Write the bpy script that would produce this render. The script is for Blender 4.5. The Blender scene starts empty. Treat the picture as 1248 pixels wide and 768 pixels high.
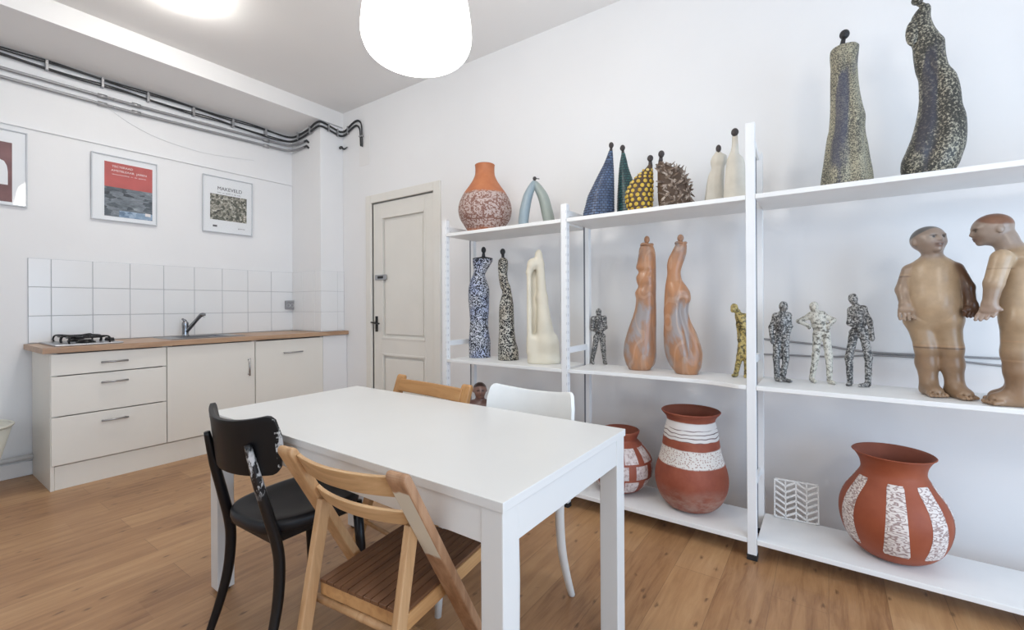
import bpy, bmesh, math, random
import numpy as np
from mathutils import Vector, Matrix

random.seed(7)
rng = np.random.default_rng(11)
SC = bpy.context.scene
COL = SC.collection

# ------------------------------------------------------------------ camera
YAW, ROLL, FPX, HC = 0.6097, -0.0056, 550.0, 1.18
cam_d = bpy.data.cameras.new('camera')
cam = bpy.data.objects.new('camera', cam_d)
COL.objects.link(cam)
cam_d.sensor_fit = 'HORIZONTAL'
cam_d.sensor_width = 36.0
cam_d.lens = FPX / 1248 * 36.0
cam_d.shift_y = -(384 - 371.4) / 1248
cam_d.clip_start = 0.02
_F = Vector((math.cos(YAW), math.sin(YAW), 0))
_R0 = Vector((math.sin(YAW), -math.cos(YAW), 0))
_U0 = Vector((0, 0, 1))
_R = _R0 * math.cos(ROLL) + _U0 * math.sin(ROLL)
_U = -_R0 * math.sin(ROLL) + _U0 * math.cos(ROLL)
_M = Matrix((_R, _U, -_F)).transposed().to_4x4()
_M.translation = Vector((0, 0, HC))
cam.matrix_world = _M
SC.camera = cam

# ------------------------------------------------------------------ light
SC.view_settings.view_transform = 'Standard'
SC.view_settings.look = 'None'
SC.view_settings.gamma = 1.0
SC.view_settings.use_curve_mapping = False
SC.view_settings.exposure = 0.0

world = bpy.data.worlds.new('world')
SC.world = world
world.use_nodes = True
_bg = world.node_tree.nodes['Background']
_bg.inputs['Color'].default_value = (0.75, 0.87, 1.0, 1)
_bg.inputs['Strength'].default_value = 0.8

def area_light(name, loc, target, sx, sy, power, color):
    d = bpy.data.lights.new(name, 'AREA')
    d.shape = 'RECTANGLE'
    d.size, d.size_y, d.energy, d.color = sx, sy, power, color
    o = bpy.data.objects.new(name, d)
    COL.objects.link(o)
    o.location = loc
    o.rotation_euler = (Vector(target) - Vector(loc)).to_track_quat('-Z', 'Y').to_euler()
    return o
area_light('window_daylight', (0.75, -2.2, 1.1), (1.6, 1.0, 0.8), 2.6, 1.9, 68, (0.55, 0.75, 1.0))
area_light('side_window_daylight', (-1.7, 1.2, 1.7), (1.0, 1.4, 1.5), 2.2, 1.5, 10, (0.72, 0.86, 1.0))
# a second pendant hangs behind the camera (its reflection shows in the poster glass)
_pl = bpy.data.lights.new('rear_lamp_light', 'POINT')
_pl.energy, _pl.color, _pl.shadow_soft_size = 31, (1.0, 0.96, 0.90), 0.2
_po = bpy.data.objects.new('rear_lamp_light', _pl)
COL.objects.link(_po)
_po.location = (0.15, -0.95, 2.1)
LAMP_STRENGTH = 13.0
KITCHEN_LAMP_STRENGTH = 62.0
LAMP_COLOR = (1.0, 0.96, 0.895)

# ------------------------------------------------------------------ node helpers
def new_mat(name):
    m = bpy.data.materials.new(name)
    m.use_nodes = True
    nt = m.node_tree
    b = nt.nodes['Principled BSDF']
    return m, nt, b

def rgba(c):
    return (c[0], c[1], c[2], 1.0)

def N(nt, kind, **kw):
    n = nt.nodes.new(kind)
    for k, v in kw.items():
        if k.startswith('i_'):
            n.inputs[k[2:].replace('_', ' ')].default_value = v
        else:
            setattr(n, k, v)
    return n

def coords(nt, scale=(1, 1, 1), rot=(0, 0, 0), out='Object', loc=(0, 0, 0)):
    tc = N(nt, 'ShaderNodeTexCoord')
    mp = N(nt, 'ShaderNodeMapping')
    mp.inputs['Scale'].default_value = scale
    mp.inputs['Rotation'].default_value = rot
    mp.inputs['Location'].default_value = loc
    nt.links.new(tc.outputs[out], mp.inputs['Vector'])
    return mp.outputs['Vector']

def ramp(nt, fac, stops, interp='LINEAR'):
    r = N(nt, 'ShaderNodeValToRGB')
    r.color_ramp.interpolation = interp
    el = r.color_ramp.elements
    while len(el) < len(stops):
        el.new(0.5)
    for e, (p, c) in zip(el, stops):
        e.position = p
        e.color = rgba(c)
    nt.links.new(fac, r.inputs['Fac'])
    return r.outputs['Color']

def mixc(nt, fac, a, b, mode='MIX'):
    m = N(nt, 'ShaderNodeMix', data_type='RGBA', blend_type=mode)
    for sock, v in ((m.inputs['Factor'], fac), (m.inputs['A'], a), (m.inputs['B'], b)):
        pass
    ins = [s for s in m.inputs if s.enabled]
    for s, v in zip((m.inputs[0], m.inputs[6], m.inputs[7]), (fac, a, b)):
        if hasattr(v, 'is_linked') or hasattr(v, 'links'):
            nt.links.new(v, s)
        elif isinstance(v, (int, float)):
            s.default_value = v
        else:
            s.default_value = rgba(v)
    return m.outputs[2]

def mathn(nt, op, a, b=0.0, c=None):
    m = N(nt, 'ShaderNodeMath', operation=op)
    for i, v in enumerate((a, b) if c is None else (a, b, c)):
        if hasattr(v, 'links'):
            nt.links.new(v, m.inputs[i])
        else:
            m.inputs[i].default_value = v
    return m.outputs[0]

def noise(nt, vec, scale, detail=3.0, rough=0.5, dist=0.0):
    n = N(nt, 'ShaderNodeTexNoise')
    n.inputs['Scale'].default_value = scale
    n.inputs['Detail'].default_value = detail
    n.inputs['Roughness'].default_value = rough
    n.inputs['Distortion'].default_value = dist
    nt.links.new(vec, n.inputs['Vector'])
    return n.outputs['Fac']

def bump(nt, b, height, strength=0.3, dist=0.01):
    n = N(nt, 'ShaderNodeBump')
    n.inputs['Strength'].default_value = strength
    n.inputs['Distance'].default_value = dist
    nt.links.new(height, n.inputs['Height'])
    nt.links.new(n.outputs['Normal'], b.inputs['Normal'])

def plain(name, c, rough=0.5, metal=0.0, var=0.04, nscale=8.0, bumps=0.0, bscale=60.0, spec=0.5, coat=0.0):
    m, nt, b = new_mat(name)
    v = coords(nt)
    f = noise(nt, v, nscale, 4)
    lo = tuple(max(0, x * (1 - var)) for x in c)
    hi = tuple(min(1, x * (1 + var)) for x in c)
    nt.links.new(ramp(nt, f, [(0.3, lo), (0.7, hi)]), b.inputs['Base Color'])
    b.inputs['Roughness'].default_value = rough
    b.inputs['Metallic'].default_value = metal
    b.inputs['Specular IOR Level'].default_value = spec
    b.inputs['Coat Weight'].default_value = coat
    if bumps:
        bump(nt, b, noise(nt, v, bscale, 4), bumps, 0.004)
    return m

M = {}
M['wall'] = plain('wall_paint', (0.86, 0.86, 0.865), 0.75, var=0.015, nscale=1.5, bumps=0.12, bscale=25)
M['ceiling'] = plain('ceiling_paint', (0.86, 0.85, 0.84), 0.85, var=0.02, nscale=1.0, bumps=0.08, bscale=20)
M['white'] = plain('white_lacquer', (0.84, 0.84, 0.83), 0.38, var=0.015, nscale=3)
M['shelf'] = plain('shelf_white', (0.86, 0.86, 0.85), 0.42, var=0.03, nscale=5)
M['rack'] = plain('rack_white_metal', (0.85, 0.86, 0.87), 0.4, var=0.02)
M['slot'] = plain('slot_dark', (0.68, 0.69, 0.71), 0.6)
M['table'] = plain('table_white', (0.74, 0.74, 0.725), 0.30, var=0.012, nscale=4)
M['door'] = plain('door_cream_paint', (0.80, 0.78, 0.73), 0.42, var=0.02, nscale=4)
M['cab'] = plain('cabinet_front', (0.84, 0.815, 0.755), 0.42, var=0.012, nscale=2)
M['gap'] = plain('dark_gap', (0.05, 0.05, 0.05), 0.8)
M['tile'] = plain('glazed_tile', (0.85, 0.855, 0.86), 0.18, var=0.012, nscale=3)
M['grout'] = plain('grout', (0.50, 0.51, 0.53), 0.9)
M['groove'] = plain('post_groove', (0.16, 0.17, 0.20), 0.7)
M['steel'] = plain('brushed_steel', (0.42, 0.42, 0.43), 0.32, metal=1.0)
M['sinksteel'] = plain('sink_steel', (0.30, 0.30, 0.31), 0.3, metal=1.0)
M['chrome'] = plain('dark_chrome', (0.30, 0.31, 0.33), 0.16, metal=1.0)
M['black'] = plain('black_enamel', (0.006, 0.006, 0.007), 0.3, spec=0.35)
M['blackmatte'] = plain('black_rubber', (0.018, 0.018, 0.02), 0.6)
M['cable'] = plain('cable_black', (0.03, 0.032, 0.035), 0.5)
M['conduit'] = plain('grey_conduit', (0.33, 0.33, 0.34), 0.4, metal=0.35)
M['clip'] = plain('zinc_clip', (0.40, 0.40, 0.41), 0.4, metal=0.6)
M['pipewhite'] = plain('pipe_white', (0.80, 0.80, 0.80), 0.4)
M['chairwhite'] = plain('chair_white', (0.84, 0.84, 0.82), 0.35)
M['seatblack'] = plain('seat_black', (0.010, 0.011, 0.014), 0.42, spec=0.4)
M['cream_plastic'] = plain('cream_plastic', (0.72, 0.71, 0.63), 0.5)

# ------------------------------------------------------------------ mesh helpers
def tag(o, label=None, cat=None, group=None, kind=None):
    if label: o['label'] = label
    if cat: o['category'] = cat
    if group: o['group'] = group
    if kind: o['kind'] = kind
    return o

def thing(name, label, cat, loc=(0, 0, 0), rz=0.0, group=None):
    o = bpy.data.objects.new(name, None)
    o.empty_display_size = 0.1
    COL.objects.link(o)
    o.location = loc
    o.rotation_euler = (0, 0, rz)
    return tag(o, label, cat, group)

def obj(name, bm, mats, parent=None, smooth=False, recalc=True):
    if recalc:
        bmesh.ops.recalc_face_normals(bm, faces=bm.faces)
    me = bpy.data.meshes.new(name)
    bm.to_mesh(me)
    bm.free()
    for m in (mats if isinstance(mats, (list, tuple)) else [mats]):
        me.materials.append(m)
    if smooth:
        me.polygons.foreach_set('use_smooth', [True] * len(me.polygons))
    o = bpy.data.objects.new(name, me)
    COL.objects.link(o)
    if parent is not None:
        o.parent = parent
    return o

def struct(name, bm, mats, parent=None, smooth=False):
    o = obj(name, bm, mats, parent, smooth)
    if parent is None:
        o['kind'] = 'structure'
    return o

def BM():
    return bmesh.new()

def box(bm, lo, hi, bevel=0.0, mi=0, seg=2):
    n0 = len(bm.verts)
    vs = [bm.verts.new((x, y, z)) for x in (lo[0], hi[0]) for y in (lo[1], hi[1]) for z in (lo[2], hi[2])]
    fs = []
    for q in ((0, 1, 3, 2), (4, 6, 7, 5), (0, 4, 5, 1), (2, 3, 7, 6), (0, 2, 6, 4), (1, 5, 7, 3)):
        f = bm.faces.new([vs[i] for i in q])
        f.material_index = mi
        fs.append(f)
    if bevel > 0:
        es = list({e for f in fs for e in f.edges})
        r = bmesh.ops.bevel(bm, geom=es, offset=bevel, segments=seg, affect='EDGES', profile=0.6)
        for f in r['faces']:
            f.material_index = mi
    return vs

def bx(lo, hi, bevel=0.0, mi=0):
    bm = BM()
    box(bm, lo, hi, bevel, mi)
    return bm

def beam(bm, a, b, w, h, bevel=0.004, side=(0, 1, 0), mi=0):
    """board from a to b: w across (along `side`), h in the third direction"""
    a, b = Vector(a), Vector(b)
    L = (b - a).length
    d = (b - a).normalized()
    s = Vector(side)
    s = (s - d * s.dot(d)).normalized()
    t = d.cross(s)
    tmp = BM()
    box(tmp, (0, -w / 2, -h / 2), (L, w / 2, h / 2), bevel, mi)
    mat = Matrix((d, s, t)).transposed().to_4x4()
    mat.translation = a
    bmesh.ops.transform(tmp, matrix=mat, verts=tmp.verts)
    me = bpy.data.meshes.new('tmp')
    tmp.to_mesh(me)
    tmp.free()
    bm.from_mesh(me)
    bpy.data.meshes.remove(me)

def smooth_path(pts, n=8):
    p = [np.array(q, float) for q in pts]
    out = []
    for i in range(len(p) - 1):
        p0 = p[max(i - 1, 0)]; p1 = p[i]; p2 = p[i + 1]; p3 = p[min(i + 2, len(p) - 1)]
        for k in range(n):
            t = k / n
            out.append(0.5 * ((2 * p1) + (-p0 + p2) * t + (2 * p0 - 5 * p1 + 4 * p2 - p3) * t * t + (-p0 + 3 * p1 - 3 * p2 + p3) * t ** 3))
    out.append(p[-1])
    return out

def tube(bm, pts, r, seg=12, mi=0, flat=1.0):
    pts = [Vector(p) for p in pts]
    n = len(pts)
    rs = [r] * n if isinstance(r, (int, float)) else list(r)
    if len(rs) != n:
        rs = list(np.interp(np.linspace(0, 1, n), np.linspace(0, 1, len(rs)), rs))
    t0 = (pts[1] - pts[0]).normalized()
    up = Vector((0, 0, 1)) if abs(t0.z) < 0.9 else Vector((1, 0, 0))
    s = t0.cross(up).normalized()
    rings = []
    for i, p in enumerate(pts):
        t = (pts[min(i + 1, n - 1)] - pts[max(i - 1, 0)])
        if t.length < 1e-9:
            t = t0
        t.normalize()
        s = (s - t * s.dot(t)).normalized()
        u = t.cross(s)
        rings.append([bm.verts.new(p + (s * math.cos(a) + u * math.sin(a) * flat) * rs[i]) for a in np.linspace(0, 2 * math.pi, seg, endpoint=False)])
    for a, b in zip(rings, rings[1:]):
        for k in range(seg):
            f = bm.faces.new((a[k], a[(k + 1) % seg], b[(k + 1) % seg], b[k]))
            f.material_index = mi
    for rg in (rings[0], rings[-1]):
        f = bm.faces.new(rg)
        f.material_index = mi

def lathe(bm, prof, seg=64, mi=0, center=(0, 0), close=True, warp=None):
    rings = []
    for r, z in prof:
        ring = []
        for k in range(seg):
            a = 2 * math.pi * k / seg
            rr, zz = (r, z) if warp is None else warp(a, r, z)
            ring.append(bm.verts.new((center[0] + rr * math.cos(a), center[1] + rr * math.sin(a), zz)))
        rings.append(ring)
    for a, b in zip(rings, rings[1:]):
        for k in range(seg):
            f = bm.faces.new((a[k], a[(k + 1) % seg], b[(k + 1) % seg], b[k]))
            f.material_index = mi
    if close:
        for rg in (rings[0], rings[-1]):
            f = bm.faces.new(rg)
            f.material_index = mi

def pchip(xs, ys, xq):
    xs, ys, xq = np.array(xs, float), np.array(ys, float), np.array(xq, float)
    h = np.diff(xs)
    d = np.diff(ys) / h
    m = np.zeros(len(xs))
    m[0], m[-1] = d[0], d[-1]
    for i in range(1, len(xs) - 1):
        if d[i - 1] * d[i] > 0:
            w1, w2 = 2 * h[i] + h[i - 1], h[i] + 2 * h[i - 1]
            m[i] = (w1 + w2) / (w1 / d[i - 1] + w2 / d[i])
    j = np.clip(np.searchsorted(xs, xq) - 1, 0, len(xs) - 2)
    t = np.clip((xq - xs[j]) / h[j], 0, 1)
    return ((1 + 2 * t) * (1 - t) ** 2 * ys[j] + t * (1 - t) ** 2 * h[j] * m[j] + t * t * (3 - 2 * t) * ys[j + 1] + t * t * (t - 1) * h[j] * m[j + 1])

def profile(pts, n=60):
    """smooth (r,z) list"""
    L = np.linspace(0, 1, len(pts))
    q = np.linspace(0, 1, n)
    p = smooth_path([(a, b, 0) for a, b in pts], 6)
    return [(max(0.0005, v[0]), v[1]) for v in p]

def loft(bm, rows, depth=0.8, seg=56, nz=90, mod=None, dmin=0.012, ycurve=None, cap=True, mi=0):
    """rows of (z, left, right): an elliptic solid standing on z = 0"""
    rows = sorted(rows)
    z = [r[0] for r in rows]
    rows = list(rows)
    if z[0] > 0.0:
        rows = [(0.0,) + tuple(rows[0][1:])] + rows
    else:
        rows = [(0.0,) + tuple(rows[0][1:])] + [r for r in rows if r[0] > 0.006]
    z = [r[0] for r in rows]
    zq = np.linspace(0, z[-1], nz)
    xl = pchip(z, [r[1] for r in rows], zq)
    xr = pchip(z, [r[2] for r in rows], zq)
    rings = []
    for i, zz in enumerate(zq):
        cx, rx = (xl[i] + xr[i]) / 2, max(0.002, (xr[i] - xl[i]) / 2)
        ry = max(min(dmin, rx), rx * depth) if not callable(depth) else depth(zz, rx)
        cy = ycurve(zz) if ycurve else 0.0
        ring = []
        for k in range(seg):
            a = 2 * math.pi * k / seg
            f = 1.0 if mod is None else mod(a, zz)
            ring.append(bm.verts.new((cx + rx * math.cos(a) * f, cy + ry * math.sin(a) * f, zz)))
        rings.append(ring)
    for a, b in zip(rings, rings[1:]):
        for k in range(seg):
            f = bm.faces.new((a[k], a[(k + 1) % seg], b[(k + 1) % seg], b[k]))
            f.material_index = mi
    if cap:
        for rg in (rings[0], rings[-1]):
            bm.faces.new(rg).material_index = mi

def ball(bm, c, r, seg=20, rot=None, mi=0):
    r = (r, r, r) if isinstance(r, (int, float)) else r
    mat = Matrix.Translation(Vector(c)) @ (rot.to_matrix().to_4x4() if rot else Matrix.Identity(4)) @ Matrix.Diagonal((r[0], r[1], r[2], 1))
    res = bmesh.ops.create_uvsphere(bm, u_segments=seg, v_segments=max(8, seg // 2), radius=1.0, matrix=mat)
    for v in res['verts']:
        for f in v.link_faces:
            f.material_index = mi

# ------------------------------------------------------------------ sculpting: blended solids meshed with surface nets
def cap(a, b, r0, r1=None, k=0.012, c=None, op='add'):
    return dict(t='cap', a=np.array(a, float), b=np.array(b, float), r0=r0, r1=r0 if r1 is None else r1, k=k, c=c, op=op)

def ell(c0, r, k=0.012, c=None, op='add', rot=None):
    r = (r, r, r) if isinstance(r, (int, float)) else r
    R = np.array(rot.to_matrix()) if rot is not None else None
    return dict(t='ell', p=np.array(c0, float), r=np.array(r, float), k=k, c=c, op=op, R=R)

def sdf(pr, P):
    if pr['t'] == 'cap':
        ba = pr['b'] - pr['a']
        t = np.clip(((P - pr['a']) @ ba) / max(ba @ ba, 1e-12), 0, 1)
        return np.linalg.norm(P - pr['a'] - t[..., None] * ba, axis=-1) - (pr['r0'] + (pr['r1'] - pr['r0']) * t)
    q = P - pr['p']
    if pr['R'] is not None:
        q = q @ pr['R']
    k0 = np.linalg.norm(q / pr['r'], axis=-1)
    k1 = np.linalg.norm(q / pr['r'] ** 2, axis=-1)
    return k0 * (k0 - 1) / np.maximum(k1, 1e-9)

def sculpt(name, prims, voxel, mat, parent, base_color=(0.5, 0.5, 0.5), wobble=0.0, wscale=30.0, floor_cut=None, soft=0.004):
    adds = [p for p in prims if p['op'] == 'add']
    lo = np.min([(np.minimum(p['a'], p['b']) - max(p['r0'], p['r1'])) if p['t'] == 'cap' else p['p'] - p['r'].max() for p in adds], axis=0) - 3 * voxel
    hi = np.max([(np.maximum(p['a'], p['b']) + max(p['r0'], p['r1'])) if p['t'] == 'cap' else p['p'] + p['r'].max() for p in adds], axis=0) + 3 * voxel
    ax = [np.arange(lo[i], hi[i], voxel) for i in range(3)]
    G = np.stack(np.meshgrid(*ax, indexing='ij'), -1)
    D = np.full(G.shape[:3], 1e3)
    for p in prims:
        if p['op'] == 'paint':
            continue
        d = sdf(p, G)
        k = p['k']
        if p['op'] == 'add':
            h = np.maximum(k - np.abs(D - d), 0) / k
            D = np.minimum(D, d) - h * h * k * 0.25
        else:
            h = np.maximum(k - np.abs(D + d), 0) / k
            D = np.maximum(D, -d) + h * h * k * 0.25
    if wobble:
        w = np.sin(G[..., 0] * wscale + 3 * np.sin(G[..., 2] * wscale * 0.7)) * np.sin(G[..., 1] * wscale * 1.1 + 2) * np.sin(G[..., 2] * wscale * 0.9 + 1)
        D = D + wobble * w
    if floor_cut is not None:
        D = np.maximum(D, floor_cut - G[..., 2])
    S = D < 0
    nx, ny, nz = D.shape
    acc = np.zeros((nx - 1, ny - 1, nz - 1, 3))
    cnt = np.zeros((nx - 1, ny - 1, nz - 1))
    off = [(0, 0, 0), (1, 0, 0), (0, 1, 0), (1, 1, 0), (0, 0, 1), (1, 0, 1), (0, 1, 1), (1, 1, 1)]
    def corner(A, o):
        return A[o[0]:nx - 1 + o[0], o[1]:ny - 1 + o[1], o[2]:nz - 1 + o[2]]
    for i in range(8):
        for j in range(i + 1, 8):
            oi, oj = np.array(off[i]), np.array(off[j])
            if np.abs(oi - oj).sum() != 1:
                continue
            a, b = corner(D, off[i]), corner(D, off[j])
            cr = (a < 0) != (b < 0)
            t = np.where(cr, a / np.where(a - b == 0, 1, a - b), 0)
            acc += np.where(cr[..., None], oi + t[..., None] * (oj - oi), 0)
            cnt += cr
    act = cnt > 0
    idx = -np.ones(act.shape, int)
    ii = np.argwhere(act)
    idx[act] = np.arange(len(ii))
    V = lo + (ii + acc[act] / cnt[act][:, None]) * voxel
    faces = []
    for axis in range(3):
        sl0 = [slice(None)] * 3; sl1 = [slice(None)] * 3
        sl0[axis] = slice(0, -1); sl1[axis] = slice(1, None)
        A, B = S[tuple(sl0)], S[tuple(sl1)]
        u, v = (axis + 1) % 3, (axis + 2) % 3
        for e in np.argwhere(A != B):
            if e[u] == 0 or e[v] == 0 or e[u] >= act.shape[u] or e[v] >= act.shape[v]:
                continue
            c = []
            for du, dv in ((-1, -1), (0, -1), (0, 0), (-1, 0)):
                q = e.copy(); q[u] += du; q[v] += dv
                c.append(int(idx[tuple(q)]))
            if min(c) < 0:
                continue
            faces.append(c if A[tuple(e)] else c[::-1])
    me = bpy.data.meshes.new(name)
    me.from_pydata([tuple(p) for p in V], [], faces)
    me.update()
    me.polygons.foreach_set('use_smooth', [True] * len(me.polygons))
    C = np.tile(np.array(base_color, float), (len(V), 1))
    ds = [(sdf(p, V), p) for p in adds]
    W = np.stack([np.exp(-np.clip((d - 0) / soft, -20, 60)) for d, p in ds], 1)
    CC = np.array([p['c'] if p['c'] is not None else base_color for d, p in ds], float)
    C = (W @ CC) / np.maximum(W.sum(1)[:, None], 1e-9)
    far = W.sum(1) < 1e-12
    C[far] = base_color
    for p in prims:
        if p['op'] == 'paint':
            a = np.clip(0.5 - sdf(p, V) / 0.004, 0, 1)[:, None]
            C = C * (1 - a) + np.array(p['c']) * a
    at = me.color_attributes.new('tint', 'FLOAT_COLOR', 'POINT')
    at.data.foreach_set('color', np.concatenate([C, np.ones((len(V), 1))], 1).astype(np.float32).ravel())
    me.materials.append(mat)
    o = bpy.data.objects.new(name, me)
    COL.objects.link(o)
    if parent is not None:
        o.parent = parent
    sm = o.modifiers.new('smooth', 'SMOOTH')
    sm.factor, sm.iterations = 0.5, 1
    return o

def facing(x, y):
    """z rotation that turns a sculpture's front (its local -y) to the room's middle at the origin"""
    return math.atan2(y, x) - math.pi / 2

# ================================================================== ROOM
WX, KY, CF = 2.84, 4.635, 4.11          # shelf wall, kitchen wall, beam and column face
LX, BY, CZ = -1.9, -2.3, 3.172          # left wall, wall behind, ceiling
SOF = 2.965                              # underside of the boxed beam at the wall

def floor_material():
    m, nt, b = new_mat('laminate_floor')
    v = coords(nt)
    br = N(nt, 'ShaderNodeTexBrick')
    br.offset, br.offset_frequency = 0.37, 2
    br.inputs['Scale'].default_value = 1.0
    br.inputs['Brick Width'].default_value = 1.28
    br.inputs['Row Height'].default_value = 0.19
    br.inputs['Mortar Size'].default_value = 0.0012
    br.inputs['Mortar Smooth'].default_value = 0.2
    br.inputs['Bias'].default_value = 0.0
    br.inputs['Color1'].default_value = (0.0, 0.0, 0.0, 1)
    br.inputs['Color2'].default_value = (1.0, 1.0, 1.0, 1)
    br.inputs['Mortar'].default_value = (0.5, 0.5, 0.5, 1)
    nt.links.new(v, br.inputs['Vector'])
    # narrower strips within each board, each with its own tone
    st = N(nt, 'ShaderNodeTexBrick')
    st.offset, st.offset_frequency = 0.43, 3
    for k, val in (('Scale', 1.0), ('Brick Width', 0.62), ('Row Height', 0.095), ('Mortar Size', 0.0)):
        st.inputs[k].default_value = val
    st.inputs['Color1'].default_value = (0, 0, 0, 1)
    st.inputs['Color2'].default_value = (1, 1, 1, 1)
    nt.links.new(v, st.inputs['Vector'])
    tone = mathn(nt, 'ADD', mathn(nt, 'MULTIPLY', br.outputs['Color'], 0.45), mathn(nt, 'MULTIPLY', st.outputs['Color'], 0.2))
    g = coords(nt, scale=(1.6, 13, 1))
    grain = noise(nt, g, 2.2, 6, 0.6, 0.6)
    fine = noise(nt, coords(nt, scale=(4, 90, 1)), 3.0, 3, 0.6)
    tot = mathn(nt, 'ADD', mathn(nt, 'MULTIPLY', tone, 0.5), mathn(nt, 'ADD', mathn(nt, 'MULTIPLY', grain, 0.75), mathn(nt, 'MULTIPLY', fine, 0.14)))
    col = ramp(nt, tot, [(0.30, (0.215, 0.098, 0.042)), (0.50, (0.365, 0.190, 0.085)), (0.72, (0.47, 0.265, 0.125)), (0.95, (0.56, 0.34, 0.175))])
    # knots
    vo = N(nt, 'ShaderNodeTexVoronoi', voronoi_dimensions='2D')
    vo.inputs['Scale'].default_value = 5.2
    vo.inputs['Randomness'].default_value = 1.0
    wv = noise(nt, v, 4.0, 2)
    nt.links.new(coords(nt, scale=(0.75, 1.7, 1)), vo.inputs['Vector'])
    kn = ramp(nt, mathn(nt, 'ADD', vo.outputs['Distance'], mathn(nt, 'MULTIPLY', mathn(nt, 'SUBTRACT', noise(nt, coords(nt, scale=(6, 24, 1)), 6.0, 3), 0.5), 0.16)), [(0.01, (1, 1, 1)), (0.085, (0, 0, 0))])
    pick = mathn(nt, 'GREATER_THAN', noise(nt, v, 2.3, 0), 0.42)
    knf = mathn(nt, 'MULTIPLY', mathn(nt, 'MULTIPLY', kn, pick), 0.7)
    col = mixc(nt, knf, col, (0.085, 0.035, 0.016))
    seam = mathn(nt, 'MULTIPLY', br.outputs['Fac'], 0.5)
    col = mixc(nt, seam, col, (0.10, 0.05, 0.025))
    nt.links.new(col, b.inputs['Base Color'])
    b.inputs['Roughness'].default_value = 0.36
    bump(nt, b, grain, 0.06, 0.003)
    return m
M['floor'] = floor_material()

def wood(name, dark, mid, light, axis='X', scale=1.0, rough=0.45):
    m, nt, b = new_mat(name)
    sc = {'X': (1.5, 16, 16), 'Y': (16, 1.5, 16), 'Z': (16, 16, 1.5)}[axis]
    v = coords(nt, scale=tuple(s * scale for s in sc))
    f = noise(nt, v, 2.0, 6, 0.6, 0.9)
    f2 = noise(nt, coords(nt), 5.0, 2)
    t = mathn(nt, 'ADD', mathn(nt, 'MULTIPLY', f, 0.8), mathn(nt, 'MULTIPLY', f2, 0.2))
    nt.links.new(ramp(nt, t, [(0.3, dark), (0.5, mid), (0.7, light)]), b.inputs['Base Color'])
    b.inputs['Roughness'].default_value = rough
    bump(nt, b, f, 0.08, 0.002)
    return m
M['worktop'] = wood('worktop_wood', (0.33, 0.19, 0.11), (0.46, 0.29, 0.18), (0.55, 0.37, 0.24), 'X', 0.8, 0.4)
M['fold'] = wood('pine_chair', (0.40, 0.22, 0.10), (0.53, 0.31, 0.15), (0.62, 0.39, 0.21), 'Z', 1.0, 0.45)
M['foldx'] = wood('pine_chair_slat', (0.43, 0.25, 0.12), (0.57, 0.35, 0.17), (0.66, 0.43, 0.23), 'Y', 1.0, 0.42)
M['foldseat'] = wood('seat_slat_brown', (0.10, 0.045, 0.022), (0.165, 0.075, 0.036), (0.23, 0.115, 0.058), 'X', 1.0, 0.45)
M['foldside'] = wood('pine_side_rail', (0.40, 0.20, 0.08), (0.55, 0.30, 0.125), (0.63, 0.37, 0.17), 'X', 1.0, 0.42)
M['oak'] = wood('orange_oak', (0.36, 0.17, 0.055), (0.47, 0.24, 0.085), (0.55, 0.30, 0.12), 'Y', 1.0, 0.4)
M['oakz'] = wood('orange_oak_upright', (0.36, 0.17, 0.055), (0.47, 0.24, 0.085), (0.55, 0.30, 0.12), 'Z', 1.0, 0.4)

struct('floor', bx((LX - 0.1, BY - 0.1, -0.06), (WX + 0.1, KY + 0.1, 0)), M['floor'])
struct('ceiling', bx((LX - 0.1, BY - 0.1, CZ), (WX + 0.1, KY + 0.1, CZ + 0.1)), M['ceiling'])
# shelf wall with the door opening
DY0, DY1, DZ = 2.80, 3.645, 2.175
bm = BM()
box(bm, (WX, BY - 0.1, 0), (WX + 0.1, DY0, CZ))
box(bm, (WX, DY1, 0), (WX + 0.1, KY + 0.1, CZ))
box(bm, (WX, DY0, DZ), (WX + 0.1, DY1, CZ))
struct('wall_right', bm, M['wall'])
struct('wall_back', bx((LX - 0.1, KY, 0), (WX, KY + 0.1, CZ)), M['wall'])
# wall behind the camera and left wall, each with a window opening
def wall_with_hole(name, horizontal, c0, c1, w0, w1, z0, z1, a0, a1):
    bm = BM()
    def b2(u0, u1, zz0, zz1):
        if horizontal:
            box(bm, (u0, c0, zz0), (u1, c1, zz1))
        else:
            box(bm, (c0, u0, zz0), (c1, u1, zz1))
    b2(a0, w0, 0, CZ); b2(w1, a1, 0, CZ); b2(w0, w1, 0, z0); b2(w0, w1, z1, CZ)
    return struct(name, bm, M['wall'])
wall_with_hole('wall_front', True, BY - 0.1, BY, -0.6, 2.1, 0.10, 2.2, LX - 0.1, WX + 0.1)
wall_with_hole('wall_left', False, LX - 0.1, LX, 0.0, 2.4, 0.9, 2.5, BY, KY)
def window(name, horizontal, c, w0, w1, z0, z1, nm):
    bm = BM()
    def b2(u0, u1, a, b_, t=0.035):
        if horizontal:
            box(bm, (u0, c - t, a), (u1, c + t, b_), 0.004)
        else:
            box(bm, (c - t, u0, a), (c + t, u1, b_), 0.004)
    fw = 0.06
    b2(w0, w1, z0, z0 + fw); b2(w0, w1, z1 - fw, z1)
    for k in range(nm + 1):
        u = w0 + (w1 - w0 - fw) * k / nm
        b2(u, u + fw, z0 + fw, z1 - fw)
    return struct(name, bm, M['white'])
window('window_1', True, BY - 0.06, -0.6, 2.1, 0.10, 2.2, 3)
window('window_2', False, LX - 0.06, 0.0, 2.4, 0.9, 2.5, 2)

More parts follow.
